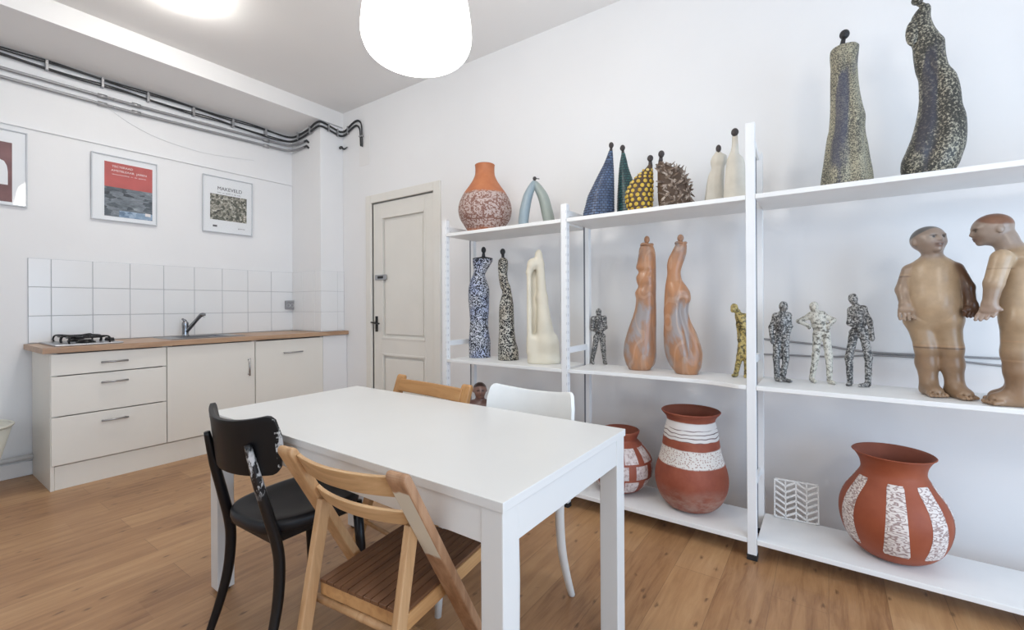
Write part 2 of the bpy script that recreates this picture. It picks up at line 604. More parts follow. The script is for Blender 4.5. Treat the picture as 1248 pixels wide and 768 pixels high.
# boxed beam under the ceiling and the column in the corner
bm = BM()
vs = box(bm, (LX, CF, 3.025), (WX, KY, CZ))
for v in vs:
    if v.co.z < 3.1 and v.co.y > CF + 0.1:
        v.co.z = SOF
struct('trim_1', bm, M['ceiling'])          # the boxed beam
COLX = 2.584
struct('trim_2', bx((COLX, CF, 0), (WX, KY, SOF + 0.05), 0.006), M['wall'])   # the corner column
# thin picture rail line on the kitchen wall
bm = BM()
box(bm, (LX, KY - 0.014, 2.444), (COLX, KY, 2.456), 0.002)
struct('trim_3', bm, M['wall'])
# low plinth along the kitchen wall, left of the cabinets
bm = BM()
box(bm, (LX, KY - 0.03, 0), (0.672, KY, 0.10), 0.006)
struct('baseboard_back', bm, M['wall'])

# ---------------------------------------------------------------- tiles
def tiles():
    bm = BM()
    z = [0.925, 1.118, 1.325, 1.53]
    xs = [0.655, 0.775, 1.003, 1.230, 1.457, 1.684, 1.911, 2.138, 2.365, COLX]
    xs = [0.655, 0.772] + [0.772 + 0.2265 * k for k in range(1, 9)]
    xs[-1] = COLX
    g = 0.0022
    box(bm, (xs[0], KY - 0.006, z[0]), (COLX, KY - 0.0005, z[-1]), mi=1)
    for x0, x1 in zip(xs, xs[1:]):
        for z0, z1 in zip(z, z[1:]):
            box(bm, (x0 + g, KY - 0.010, z0 + g), (x1 - g, KY - 0.002, z1 - g), 0.0015, 0, 1)
    # the column's left side and its face
    ys = [CF, 4.21, 4.425, KY - 0.01]
    box(bm, (COLX - 0.006, CF, z[0]), (COLX - 0.0005, KY - 0.01, z[-1]), mi=1)
    for y0, y1 in zip(ys, ys[1:]):
        for z0, z1 in zip(z, z[1:]):
            box(bm, (COLX - 0.009, y0 + (g if y0 > CF else -0.009), z0 + g * 0.6), (COLX - 0.002, y1 - g, z1 - g * 0.6), 0.0015, 0, 1)
    box(bm, (COLX, CF - 0.006, z[0]), (WX - 0.002, CF - 0.0005, z[-1]), mi=1)
    for x0, x1 in ((COLX - 0.002, 2.76), (2.76, WX - 0.002)):
        for z0, z1 in zip(z, z[1:]):
            box(bm, (x0 + (g * .3), CF - 0.009, z0 + g * 0.5), (x1 - g * .3, CF - 0.002, z1 - g * 0.5), 0.0015, 0, 1)
    return bm
struct('trim_4', tiles(), [M['tile'], M['grout']])     # tiled splashback

# ---------------------------------------------------------------- door
def door():
    bm = BM()
    x = WX
    fw = 0.078
    for lo, hi in (((x - 0.022, DY0 - fw, 0), (x + 0.02, DY0, DZ + fw)), ((x - 0.022, DY1, 0), (x + 0.02, DY1 + fw, DZ + fw)), ((x - 0.022, DY0, DZ), (x + 0.02, DY1, DZ + fw))):
        box(bm, lo, hi, 0.006)
    fr = struct('door_1', bm, M['door'])
    bm = BM()
    box(bm, (x + 0.03, DY0 + 0.004, 0.006), (x + 0.06, DY1 - 0.004, DZ - 0.006))
    y0, y1 = DY0 + 0.004, DY1 - 0.004
    sw = 0.125
    zs = [(0.006, 0.20), (0.715, 0.86), (2.03, DZ - 0.006)]
    for a, b in zs:
        box(bm, (x + 0.008, y0 + sw, a), (x + 0.032, y1 - sw, b), 0.003)
    for a, b in ((y0, y0 + sw), (y1 - sw, y1)):
        box(bm, (x + 0.008, a, 0.006), (x + 0.032, b, DZ - 0.006), 0.003)
    for za, zb in ((0.20, 0.715), (0.86, 2.03)):
        box(bm, (x + 0.016, y0 + sw + 0.035, za + 0.04), (x + 0.032, y1 - sw - 0.035, zb - 0.04), 0.010)
        for lo, hi in (((x + 0.004, y0 + sw - 0.006, za - 0.006), (x + 0.03, y0 + sw + 0.016, zb + 0.006)), ((x + 0.004, y1 - sw - 0.016, za - 0.006), (x + 0.03, y1 - sw + 0.006, zb + 0.006)),
                       ((x + 0.004, y0 + sw, za - 0.006), (x + 0.03, y1 - sw, za + 0.016)), ((x + 0.004, y0 + sw, zb - 0.016), (x + 0.03, y1 - sw, zb + 0.006))):
            box(bm, lo, hi, 0.005)
    leaf = obj('door_leaf', bm, M['door'], fr)
    bm = BM()
    hy = 3.594
    box(bm, (x + 0.001, hy - 0.018, 0.925), (x + 0.008, hy + 0.018, 1.075), 0.004)
    tube(bm, [(x + 0.006, hy, 1.012), (x - 0.035, hy, 1.012)], 0.009)
    tube(bm, smooth_path([(x - 0.033, hy + 0.035, 1.016), (x - 0.035, hy, 1.013), (x - 0.036, hy - 0.05, 1.006), (x - 0.036, hy - 0.085, 1.006)]), [0.009, 0.011, 0.011, 0.009], flat=0.8)
    h = obj('door_handle', bm, M['black'], leaf, True)
    h['label'] = 'black lever handle on its plate'
    bm = BM()
    box(bm, (x - 0.008, 3.44, 1.425), (x + 0.004, 3.60, 1.475), 0.004)
    box(bm, (x - 0.010, 3.48, 1.438), (x - 0.007, 3.56, 1.462), 0.001, 1)
    s = obj('occupancy_bolt', bm, [M['steel'], M['blackmatte']], leaf)
    s['label'] = 'small grey metal bolt plate'
door()

# ================================================================== KITCHEN
FY = 4.055                                 # cabinet front plane
def handle_bm(x0, x1, z, vertical=False, zlen=0.147):
    bm = BM()
    y = FY - 0.028
    if vertical:
        a, b = (x0, y, z), (x0, y, z + zlen)
        posts = [(x0, z + 0.012), (x0, z + zlen - 0.012)]
    else:
        a, b = (x0, y, z), (x1, y, z)
        posts = [(x0 + 0.012, z), (x1 - 0.012, z)]
    tube(bm, [a, b], 0.0065, 10)
    for px, pz in posts:
        tube(bm, [(px, FY + 0.001, pz), (px, y, pz)], 0.005, 8)
    return bm

def carcass(x0, x1, parent, left_open=False):
    bm = BM()
    y0, y1 = FY + 0.020, KY - 0.012
    box(bm, (x0, y0, 0.155), (x0 + 0.018, y1, 0.882), 0.001)
    box(bm, (x1 - 0.018, y0, 0.155), (x1, y1, 0.882), 0.001)
    box(bm, (x0 + 0.018, y1 - 0.01, 0.155), (x1 - 0.018, y1, 0.882))
    box(bm, (x0 + 0.018, y0, 0.155), (x1 - 0.018, y1 - 0.01, 0.173))
    return obj('carcass', bm, M['cab'], parent)

def front(name, x0, x1, z0, z1, parent):
    return obj(name, bx((x0 + 0.0015, FY, z0 + 0.0015), (x1 - 0.0015, FY + 0.019, z1 - 0.0015), 0.0012), M['cab'], parent)

X0, X1, X2, X3 = 0.672, 1.287, 1.925, 2.565
c1 = thing('drawer_cabinet', 'white kitchen base cabinet with three drawers under the gas hob', 'cabinet', (0, 0, 0))
bm = BM()
box(bm, (X0 - 0.002, FY + 0.014, 0.0), (X0 + 0.016, KY - 0.032, 0.882), 0.001)
obj('side_panel', bm, M['cab'], c1)
carcass(X0 + 0.016, X1 - 0.001, c1)
for z0, z1, hz in ((0.737, 0.878, 0.806), (0.475, 0.733, 0.669), (0.162, 0.471, 0.408)):
    d = front('drawer', X0, X1, z0, z1, c1)
    obj('drawer_handle', handle_bm(0.911, 1.055, hz), M['steel'], d, True)
c2 = thing('sink_cabinet', 'white kitchen base cabinet with one wide door under the sink', 'cabinet')
carcass(X1 + 0.001, X2 - 0.002, c2)
d = front('cabinet_door', X1 + 0.003, X2 - 0.002, 0.162, 0.878, c2)
obj('door_handle', handle_bm(1.868, 0, 0.588, True), M['steel'], d, True)
c3 = thing('end_cabinet', 'white kitchen base cabinet with horizontal handle, next to the corner column', 'cabinet')
carcass(X2 + 0.002, X3, c3)
d = front('cabinet_door', X2 + 0.003, X3, 0.162, 0.874, c3)
obj('door_handle', handle_bm(2.165, 2.342, 0.755), M['steel'], d, True)
fl = tag(obj('filler_panel', bx((X3 + 0.003, FY + 0.004, 0.0), (WX - 0.004, FY + 0.022, 0.882), 0.001), M['wall']), 'white filler panel closing the kitchen row against the shelf wall', 'panel')
pl = tag(obj('plinth_board', bx((X0 + 0.018, FY + 0.020, 0.0), (X3, FY + 0.036, 0.152), 0.001), M['cab']), 'long white plinth board along the floor below the kitchen cabinets', 'plinth')
# worktop with a cut-out for the sink
WT0, WT1 = 0.886, 0.922
SX0, SX1, SY0, SY1 = 1.44, 1.80, 4.20, 4.50
bm = BM()
for lo, hi in (((0.632, FY - 0.025, WT0), (SX0, KY - 0.011, WT1)), ((SX1, FY - 0.025, WT0), (COLX - 0.011, KY - 0.011, WT1)),
               ((SX0, FY - 0.025, WT0), (SX1, SY0, WT1)), ((SX0, SY1, WT0), (SX1, KY - 0.011, WT1)), ((COLX - 0.011, FY - 0.025, WT0), (WX - 0.003, CF - 0.010, WT1))):
    box(bm, lo, hi)
bmesh.ops.remove_doubles(bm, verts=bm.verts, dist=0.0005)
tag(obj('worktop', bm, M['worktop']), 'wood-look kitchen worktop running over all the base cabinets', 'worktop')
# sink
sk = thing('sink', 'stainless steel inset sink in the wooden worktop', 'sink', (1.62, 4.35, WT1))
bm = BM()
a0, a1, b0, b1 = -0.27, 0.27, -0.20, 0.20
ia0, ia1, ib0, ib1 = -0.165, 0.165, -0.14, 0.135
zt = 0.006
def quad_ring(bm, o, i, zo, zi):
    P = [(o[0], o[2]), (o[1], o[2]), (o[1], o[3]), (o[0], o[3])]
    Q = [(i[0], i[2]), (i[1], i[2]), (i[1], i[3]), (i[0], i[3])]
    A = [bm.verts.new((x, y, zo)) for x, y in P]
    B = [bm.verts.new((x, y, zi)) for x, y in Q]
    for k in range(4):
        bm.faces.new((A[k], A[(k + 1) % 4], B[(k + 1) % 4], B[k]))
    return B
quad_ring(bm, (a0, a1, b0, b1), (a0 + .006, a1 - .006, b0 + .006, b1 - .006), 0.0005, zt)
quad_ring(bm, (a0 + .006, a1 - .006, b0 + .006, b1 - .006), (ia0, ia1, ib0, ib1), zt, zt - 0.001)
B_ = quad_ring(bm, (ia0, ia1, ib0, ib1), (ia0 + .012, ia1 - .012, ib0 + .012, ib1 - .012), zt - 0.001, -0.145)
bm.faces.new(B_)
bmesh.ops.remove_doubles(bm, verts=bm.verts, dist=0.0005)
obj('basin', bm, M['sinksteel'], sk)
bm = BM()
lathe(bm, [(0.001, -0.143), (0.034, -0.143), (0.036, -0.141), (0.03, -0.140), (0.001, -0.142)], 24)
obj('drain', bm, M['steel'], sk, True)
# tap
tp = thing('kitchen_tap', 'dark chrome single-lever tap behind the sink', 'tap', (1.565, 4.505, WT1 + 0.0045))
bm = BM()
lathe(bm, profile([(0.030, 0.0), (0.030, 0.006), (0.025, 0.012), (0.024, 0.06), (0.025, 0.10), (0.022, 0.118), (0.010, 0.128), (0.001, 0.13)]), 24)
obj('tap_body', bm, M['chrome'], tp, True)
bm = BM()
tube(bm, smooth_path([(0.0, -0.006, 0.035), (0.025, -0.030, 0.075), (0.062, -0.07, 0.142), (0.085, -0.10, 0.18), (0.098, -0.12, 0.178)]), [0.017, 0.016, 0.014, 0.017, 0.018], 14)
obj('spout', bm, M['chrome'], tp, True)
bm = BM()
tube(bm, [(0.0, 0.0, 0.122), (-0.006, 0.004, 0.135), (-0.02, 0.012, 0.150)], [0.015, 0.012, 0.007], 12)
obj('lever', bm, M['chrome'], tp, True)
bm = BM()
ball(bm, (0.100, -0.123, 0.163), (0.012, 0.012, 0.008), 14)
obj('aerator', bm, M['pipewhite'], tp, True)

# gas hob
hb = thing('gas_hob', 'two-burner gas hob with black pan supports on the worktop', 'hob', (0.875, 4.34, WT1))
obj('hob_plate', bx((-0.175, -0.235, 0.0), (0.175, 0.235, 0.012), 0.005), M['steel'], hb)
for by in (-0.115, 0.115):
    bm = BM()
    lathe(bm, [(0.001, 0.012), (0.052, 0.012), (0.052, 0.020), (0.040, 0.024), (0.038, 0.030), (0.030, 0.034), (0.001, 0.034)], 28, center=(0.0, by))
    obj('burner', bm, M['black'], hb, True)
    bm = BM()
    for k in range(4):
        a = k * math.pi / 2 + math.pi / 4
        ca, sa = math.cos(a), math.sin(a)
        pts = [(ca * r, by + sa * r, z) for r, z in ((0.145, 0.013), (0.150, 0.030), (0.140, 0.052), (0.11, 0.057), (0.035, 0.052))]
        tube(bm, smooth_path(pts, 5), 0.0055, 8)
    ringp = [(0.098 * math.cos(t), by + 0.098 * math.sin(t), 0.050) for t in np.linspace(0, 2 * math.pi, 33)]
    tube(bm, ringp, 0.005, 8)
    obj('pan_support', bm, M['black'], hb, True)
for k, y in enumerate((-0.14, -0.07, 0.07, 0.14)[:2]):
    bm = BM()
    lathe(bm, [(0.001, 0.012), (0.019, 0.012), (0.019, 0.020), (0.015, 0.034), (0.001, 0.035)], 20, center=(0.152, y + 0.1))
    obj('knob', bm, M['blackmatte'], hb, True)

# socket by the column
so = thing('wall_socket', 'white double wall socket on the tiles beside the corner column', 'socket', (2.53, KY - 0.011, 1.19))
obj('socket_plate', bx((-0.038, -0.035, -0.045), (0.046, 0.0, 0.045), 0.006), M['conduit'], so)
obj('socket_cover', bx((-0.034, -0.040, 0.030), (0.042, -0.034, 0.046), 0.002), M['steel'], so)
for sx in (-0.016, 0.024):
    bm = BM()
    lathe(bm, [(0.001, 0.0), (0.0155, 0.0), (0.0175, 0.006), (0.0175, 0.0)], 20)
    bmesh.ops.rotate(bm, verts=bm.verts, cent=(0, 0, 0), matrix=Matrix.Rotation(math.pi / 2, 3, 'X'))
    bmesh.ops.translate(bm, verts=bm.verts, vec=(sx, -0.0345, -0.005))
    obj('socket_outlet', bm, M['slot'], so, True)

# skirting heating pipe
bm = BM()
tube(bm, [(LX + 0.02, KY - 0.055, 0.128), (0.668, KY - 0.055, 0.134)], 0.017, 14)
pp = tag(obj('heating_pipe', bm, M['pipewhite'], None, True), 'white heating pipe low on the kitchen wall, left of the cabinets', 'pipe')
# tapered bin at the left edge
bn = thing('waste_bin', 'cream tapered plastic bin by the kitchen wall at the left edge', 'bin', (0.305, 4.28, 0))
bm = BM()
lathe(bm, [(0.002, 0.004), (0.115, 0.0), (0.122, 0.006), (0.232, 0.445), (0.224, 0.445), (0.114, 0.012), (0.002, 0.012)], 48)
obj('bin_body', bm, M['cream_plastic'], bn, True)
bm = BM()
tube(bm, [(0.231 * math.cos(t), 0.231 * math.sin(t), 0.445) for t in np.linspace(0, 2 * math.pi, 49)], 0.008, 8)
obj('rim', bm, M['cream_plastic'], bn, True)

# ---------------------------------------------------------------- cables and conduits
def wavy(x0, x1, z_of, y, amp, n=40, seed=0):
    r = random.Random(seed)
    return [(x, y + r.uniform(-0.3, 0.3) * amp, z_of(x) + amp * math.sin(x * 9 + seed) + r.uniform(-0.3, 0.3) * amp) for x in np.linspace(x0, x1, n)]
cb = thing('cable_run', 'pair of black cable bundles clipped high along the kitchen wall and round the column', 'cables', (0.6, KY, 2.9))
OFF = Vector((0.6, KY, 2.9))
def rel(pts):
    return [tuple(Vector(p) - OFF) for p in pts]
tail_hi = [(2.50, KY - 0.05, 2.932), (2.560, 4.54, 2.937), (2.568, 4.40, 2.948), (2.566, 4.27, 2.966), (2.560, 4.16, 2.990), (2.572, 4.096, 2.998), (2.63, 4.088, 2.992), (2.72, 4.090, 2.975), (2.79, 4.088, 2.962), (2.822, 4.05, 2.970), (2.824, 3.97, 3.004), (2.824, 3.885, 3.030), (2.822, 3.82, 3.020), (2.822, 3.783, 2.975), (2.822, 3.775, 2.88), (2.824, 3.775, 2.76)]
tail_lo = [(2.50, KY - 0.05, 2.885), (2.555, 4.54, 2.892), (2.566, 4.40, 2.905), (2.566, 4.27, 2.925), (2.560, 4.16, 2.945), (2.572, 4.096, 2.955), (2.63, 4.088, 2.950), (2.72, 4.090, 2.933), (2.79, 4.088, 2.920), (2.822, 4.05, 2.928), (2.824, 3.97, 2.960), (2.824, 3.89, 2.985), (2.822, 3.84, 2.975), (2.822, 3.808, 2.93), (2.822, 3.80, 2.86), (2.824, 3.798, 2.77)]
for k, (zf, tail, nsub) in enumerate(((lambda x: 2.950 - 0.004 * (x - 0.6), tail_hi, 2), (lambda x: 2.905 - 0.010 * (x - 0.6), tail_lo, 2))):
    bm = BM()
    for j in range(nsub):
        dz = (j - (nsub - 1) / 2) * 0.010
        base = wavy(LX + 0.02, 2.36, lambda x: zf(x) + dz, KY - 0.028 - 0.004 * j, 0.005, 36, 3 * k + j)
        pts = base + [(p[0] - 0.003 * j, p[1] - 0.002 * j, p[2] + dz * 0.8) for p in tail]
        tube(bm, rel(smooth_path(pts, 4)), 0.0062, 8)
    obj('cable_bundle', bm, M['cable'], cb, True)
clips = [(0.752, KY - 0.03, 2.926, 0), (1.058, KY - 0.03, 2.922, 0), (1.345, KY - 0.03, 2.915, 0), (1.672, KY - 0.03, 2.908, 0), (1.995, KY - 0.03, 2.913, 0), (2.30, KY - 0.03, 2.918, 0)]
for (x, y, z, k) in clips:
    bm = BM()
    box(bm, (x - 0.009, y - 0.014, z - 0.036), (x + 0.009, y + 0.028, z + 0.038), 0.004)
    bmesh.ops.translate(bm, verts=bm.verts, vec=-OFF)
    obj('clip', bm, M['clip'], cb)
for p, n in (((2.562, 4.47, 2.930), 'y'), ((2.560, 4.25, 2.948), 'y'), ((2.66, 4.090, 2.965), 'x'), ((2.76, 4.090, 2.945), 'x'), ((2.824, 4.00, 2.97), 'y'), ((2.822, 3.787, 2.86), 'z')):
    bm = BM()
    dx, dy, dz = {'y': (0.014, 0.008, 0.038), 'x': (0.008, 0.014, 0.038), 'z': (0.014, 0.028, 0.007)}[n]
    box(bm, (p[0] - dx, p[1] - dy, p[2] - dz), (p[0] + dx * 0.8, p[1] + dy * 0.8, p[2] + dz), 0.003)
    bmesh.ops.translate(bm, verts=bm.verts, vec=-OFF)
    obj('clip', bm, M['clip'], cb)

def conduit(name_label, zl, zr, dx_end):
    t = thing('conduit', name_label, 'pipe', (0.6, KY, zl))
    o = Vector((0.6, KY, zl))
    pts = [(LX + 0.02, KY - 0.022, zl - 0.004), (1.05, KY - 0.022, zl), (1.12, KY - 0.024, zl), (1.3, KY - 0.022, zl + 0.004), (2.25, KY - 0.022, zr - 0.008), (2.46, KY - 0.03, zr - 0.004), (2.535, 4.585, zr), (2.562, 4.50, zr), (2.566, dx_end, zr + 0.004)]
    bm = BM()
    tube(bm, [tuple(Vector(p) - o) for p in smooth_path(pts, 5)], 0.0115, 12)
    obj('conduit_pipe', bm, M['conduit'], t, True)
    for cx in (1.03, 1.24, 2.28):
        z = float(np.interp(cx, [1.05, 2.25], [zl, zr - 0.008]))
        bm = BM()
        tube(bm, [tuple(Vector(p) - o) for p in ((cx, KY - 0.022, z), (cx + 0.055, KY - 0.022, z))], 0.017, 12)
        obj('coupling', bm, M['clip'], t, True)
    bm = BM()
    e = (2.566, dx_end, zr + 0.004)
    tube(bm, [tuple(Vector(p) - o) for p in (e, (e[0], e[1] - 0.035, e[2] + 0.002), (e[0] + 0.012, e[1] - 0.055, e[2] - 0.02))], [0.010, 0.012, 0.009], 10)
    obj('cable_end', bm, M['cable'], t, True)
conduit('upper grey conduit pipe below the black cables on the kitchen wall', 2.818, 2.852, 4.36)
conduit('lower grey conduit pipe, second line below the black cables', 2.757, 2.797, 4.36)
# thin wire sagging on the kitchen wall
bm = BM()
tube(bm, smooth_path([(1.10, KY - 0.005, 2.742), (1.25, KY - 0.006, 2.66), (1.45, KY - 0.006, 2.60), (1.75, KY - 0.006, 2.575), (2.05, KY - 0.006, 2.60), (2.2, KY - 0.006, 2.62)]), 0.0018, 6)
tag(obj('thin_wire', bm, M['rack'], None, True), 'thin white wire sagging on the kitchen wall below the conduits', 'wire')
# stub of cable and wall plate above the door
bm = BM()
tube(bm, smooth_path([(2.80, CF - 0.004, 2.80), (2.80, CF - 0.03, 2.805), (2.82, CF - 0.045, 2.79), (2.822, CF - 0.10, 2.80)]), [0.012, 0.014, 0.008, 0.004], 10)
tag(obj('cable_stub', bm, M['cable'], None, True), 'short dark cable stub sticking out of the column face', 'cable')
bm = BM()
box(bm, (WX - 0.003, 3.68, 2.57), (WX + 0.001, 3.84, 2.86), 0.001)
tag(obj('wall_patch', bm, M['ceiling']), 'pale grey filler patch on the wall where the cables end', 'patch')

# two thin cables on the shelf wall behind the middle shelf
bm = BM()
tube(bm, smooth_path([(WX - 0.006, 0.285, 0.983), (WX - 0.006, 0.26, 0.981), (WX - 0.006, 0.03, 0.962), (WX - 0.006, -0.11, 0.942), (WX - 0.006, -0.235, 0.934), (WX - 0.006, -0.466, 0.934), (WX - 0.006, -0.62, 0.933), (WX - 0.006, -0.95, 0.94)]), 0.005, 8)
tag(obj('wall_cable', bm, M['conduit'], None, True), 'grey cable on the wall behind the small figures, the one that slopes down', 'cable')
bm = BM()
tube(bm, smooth_path([(WX - 0.006, 0.285, 0.9), (WX - 0.006, 0.26, 0.9), (WX - 0.006, 0.0, 0.903), (WX - 0.006, -0.12, 0.915), (WX - 0.006, -0.2, 0.922), (WX - 0.006, -0.38, 0.92), (WX - 0.006, -0.506, 0.911), (WX - 0.006, -0.634, 0.901), (WX - 0.006, -0.95, 0.89)]), 0.0045, 8)
tag(obj('wall_cable', bm, M['conduit'], None, True), 'lower grey cable on the wall behind the small figures, starting level', 'cable')

# ---------------------------------------------------------------- posters
def glass_mat():
    m, nt, b = new_mat('picture_glass')
    tr = N(nt, 'ShaderNodeBsdfTransparent')
    gl = N(nt, 'ShaderNodeBsdfGlossy')
    gl.inputs['Roughness'].default_value = 0.03
    fr = N(nt, 'ShaderNodeFresnel')
    fr.inputs['IOR'].default_value = 1.5
    mx = N(nt, 'ShaderNodeMixShader')
    ge = N(nt, 'ShaderNodeNewGeometry')
    nt.links.new(mathn(nt, 'MULTIPLY', fr.outputs[0], mathn(nt, 'SUBTRACT', 1.0, ge.outputs['Backfacing'])), mx.inputs[0])
    nt.links.new(tr.outputs[0], mx.inputs[1])
    nt.links.new(gl.outputs[0], mx.inputs[2])
    nt.links.new(mx.outputs[0], nt.nodes['Material Output'].inputs['Surface'])
    return m
M['glass'] = glass_mat()
M['paper'] = plain('poster_paper', (0.84, 0.86, 0.88), 0.5, var=0.01)
M['frame'] = plain('frame_alu', (0.62, 0.64, 0.67), 0.35)
M['ink'] = plain('ink_dark', (0.10, 0.10, 0.11), 0.6)
M['ink_white'] = plain('ink_white', (0.85, 0.80, 0.78), 0.6)
M['red_ink'] = plain('poster_red', (0.50, 0.10, 0.09), 0.6, var=0.12)
M['maroon'] = plain('poster_maroon', (0.20, 0.09, 0.09), 0.6, var=0.2)
def photo_mat(name, stops, scale, stretch=(1, 1, 1), detail=4):
    m, nt, b = new_mat(name)
    v = coords(nt, scale=stretch)
    vo = N(nt, 'ShaderNodeTexVoronoi', distance='MANHATTAN')
    vo.inputs['Scale'].default_value = scale
    nt.links.new(v, vo.inputs['Vector'])
    f = mathn(nt, 'ADD', mathn(nt, 'MULTIPLY', vo.outputs['Color'], 0.5), mathn(nt, 'MULTIPLY', noise(nt, v, scale * 1.3, detail, 0.7), 0.55))
    nt.links.new(ramp(nt, f, stops), b.inputs['Base Color'])
    b.inputs['Roughness'].default_value = 0.6
    return m
M['photo_city'] = photo_mat('photo_dark_roofs', [(0.30, (0.03, 0.04, 0.05)), (0.5, (0.09, 0.11, 0.13)), (0.7, (0.22, 0.25, 0.28)), (0.9, (0.45, 0.48, 0.5))], 16, (1, 1, 2.5))
M['photo_blue'] = photo_mat('photo_blue_strip', [(0.3, (0.10, 0.16, 0.25)), (0.6, (0.25, 0.36, 0.5)), (0.85, (0.55, 0.65, 0.75))], 26)
M['photo_yard'] = photo_mat('photo_yard', [(0.28, (0.03, 0.035, 0.03)), (0.46, (0.13, 0.13, 0.10)), (0.62, (0.40, 0.38, 0.32)), (0.8, (0.72, 0.70, 0.64))], 55)

def lettering(name, text, x, z, size, mat, parent, y=-0.0125, width=None):
    cu = bpy.data.curves.new(name, 'FONT')
    cu.body = text
    cu.size = size
    cu.extrude = 0.0003
    tmp = bpy.data.objects.new(name, cu)
    COL.objects.link(tmp)
    dg = bpy.context.evaluated_depsgraph_get()
    me = bpy.data.meshes.new_from_object(tmp.evaluated_get(dg))
    bpy.data.objects.remove(tmp)
    xs = [v.co.x for v in me.vertices]
    k = 1.0 if width is None else width / (max(xs) - min(xs))
    for v in me.vertices:
        v.co = Vector((x + v.co.x * k, y + v.co.z, z + v.co.y))
    me.materials.clear()
    me.materials.append(mat)
    o = bpy.data.objects.new(name, me)
    COL.objects.link(o)
    o.parent = parent
    return o

def poster(label, x0, x1, z0, z1):
    w, h = x1 - x0, z1 - z0
    t = thing('framed_poster', label, 'picture', (x0, KY - 0.001, z0))
    # leans out slightly at the top
    t.rotation_euler = (math.radians(1.2), 0, 0)
    bm = BM()
    e = 0.007
    for lo, hi in (((0, -0.022, 0), (w, -0.002, e)), ((0, -0.022, h - e), (w, -0.002, h)), ((0, -0.022, e), (e, -0.002, h - e)), ((w - e, -0.022, e), (w, -0.002, h - e))):
        box(bm, lo, hi, 0.0015)
    obj('frame', bm, M['frame'], t)
    obj('sheet', bx((e, -0.010, e), (w - e, -0.003, h - e)), M['paper'], t)
    obj('glass', bx((e, -0.0175, e), (w - e, -0.0155, h - e)), M['glass'], t)
    return t, w, h

def panel(name, x0, x1, z0, z1, mat, parent, y=-0.0115):
    return obj(name, bx((x0, y, z0), (x1, y + 0.0015, z1)), mat, parent)

p1, w, h = poster('framed poster with a red upper half over a dark city photograph', 0.990, 1.405, 1.860, 2.374)
px0, px1 = 0.078, 0.383
panel('red_panel', px0, px1, 0.268, 0.462, M['red_ink'], p1)
panel('city_photograph', px0, px1, 0.036, 0.268, M['photo_city'], p1)
panel('blue_strip', px0 + 0.09, px1, 0.036, 0.088, M['photo_blue'], p1, -0.0122)
panel('logo_box', px1 - 0.048, px1 - 0.012, 0.066, 0.090, M['ink_white'], p1, -0.0128)
lettering('title_lettering', 'TECTERAAD', px0 + 0.045, 0.424, 0.022, M['ink_white'], p1, width=0.13)
lettering('title_lettering', 'AMSTELEAAR  JAREN', px0 + 0.040, 0.392, 0.022, M['ink_white'], p1, width=0.225)
lettering('small_lettering', 'tentoonstelling  in  de  galerie', px0 + 0.045, 0.366, 0.012, M['ink_white'], p1, width=0.215)

p2, w, h = poster('framed white poster with a black and white yard photograph beside the column', 1.742, 2.172, 1.864, 2.380)
panel('yard_photograph', 0.062, 0.378, 0.118, 0.354, M['photo_yard'], p2)
lettering('title_lettering', 'MAKEVELD', 0.120, 0.395, 0.046, M['ink'], p2, width=0.21)
lettering('small_lettering', 'foto  en  beeld  in  de  wijk', 0.122, 0.368, 0.014, M['ink'], p2, width=0.2)
panel('logo_mark', 0.085, 0.120, 0.052, 0.068, M['ink'], p2)
lettering('small_lettering', 'galerie', 0.30, 0.052, 0.014, M['ink'], p2, width=0.06)

p3, w, h = poster('framed print with a maroon picture, cut off by the left edge', 0.220, 0.655, 1.884, 2.404)
panel('maroon_print', 0.065, 0.362, 0.025, 0.432, M['maroon'], p3)
bm = BM()
bmx = [(0.30, 0.14), (0.342, 0.14), (0.342, 0.23), (0.338, 0.27), (0.325, 0.30), (0.305, 0.31), (0.29, 0.29), (0.29, 0.2)]
vs = [bm.verts.new((x, -0.0122, z)) for x, z in bmx]
f = bm.faces.new(vs)
r = bmesh.ops.extrude_face_region(bm, geom=[f])
bmesh.ops.translate(bm, verts=[v for v in r['geom'] if isinstance(v, bmesh.types.BMVert)], vec=(0, 0.001, 0))
obj('pale_shape', bm, M['paper'], p3)

# ================================================================== LAMPS
def lamp_mat(name, strength):
    m, nt, b = new_mat(name)
    b.inputs['Base Color'].default_value = (0.9, 0.88, 0.84, 1)
    b.inputs['Roughness'].default_value = 0.3
    b.inputs['Emission Color'].default_value = rgba(LAMP_COLOR)
    b.inputs['Emission Strength'].default_value = strength
    return m
M['opal'] = lamp_mat('opal_glass_lit', LAMP_STRENGTH)
M['opal_kitchen'] = lamp_mat('opal_bowl_lit', KITCHEN_LAMP_STRENGTH)
pd = thing('pendant_lamp', 'large white opal pendant lamp hanging over the table', 'lamp', (1.209, 1.279, 2.103))
bm = BM()
lathe(bm, profile([(0.002, 0.0), (0.08, 0.004), (0.14, 0.018), (0.185, 0.045), (0.204, 0.085), (0.206, 0.125), (0.199, 0.19), (0.183, 0.28), (0.163, 0.36), (0.128, 0.42), (0.075, 0.452), (0.03, 0.46)]), 64)
obj('lamp_shade', bm, M['opal'], pd, True)
bm = BM()
lathe(bm, [(0.002, 0.452), (0.035, 0.452), (0.035, 0.50), (0.012, 0.53), (0.002, 0.53)], 24)
obj('lamp_cap', bm, M['white'], pd, True)
bm = BM()
tube(bm, [(0, 0, 0.52), (0, 0, CZ - 2.103 - 0.03)], 0.004, 8)
obj('lamp_cord', bm, M['white'], pd, True)
bm = BM()
lathe(bm, [(0.002, CZ - 2.103 - 0.045), (0.045, CZ - 2.103 - 0.045), (0.052, CZ - 2.103 - 0.001), (0.002, CZ - 2.103 - 0.001)], 28)
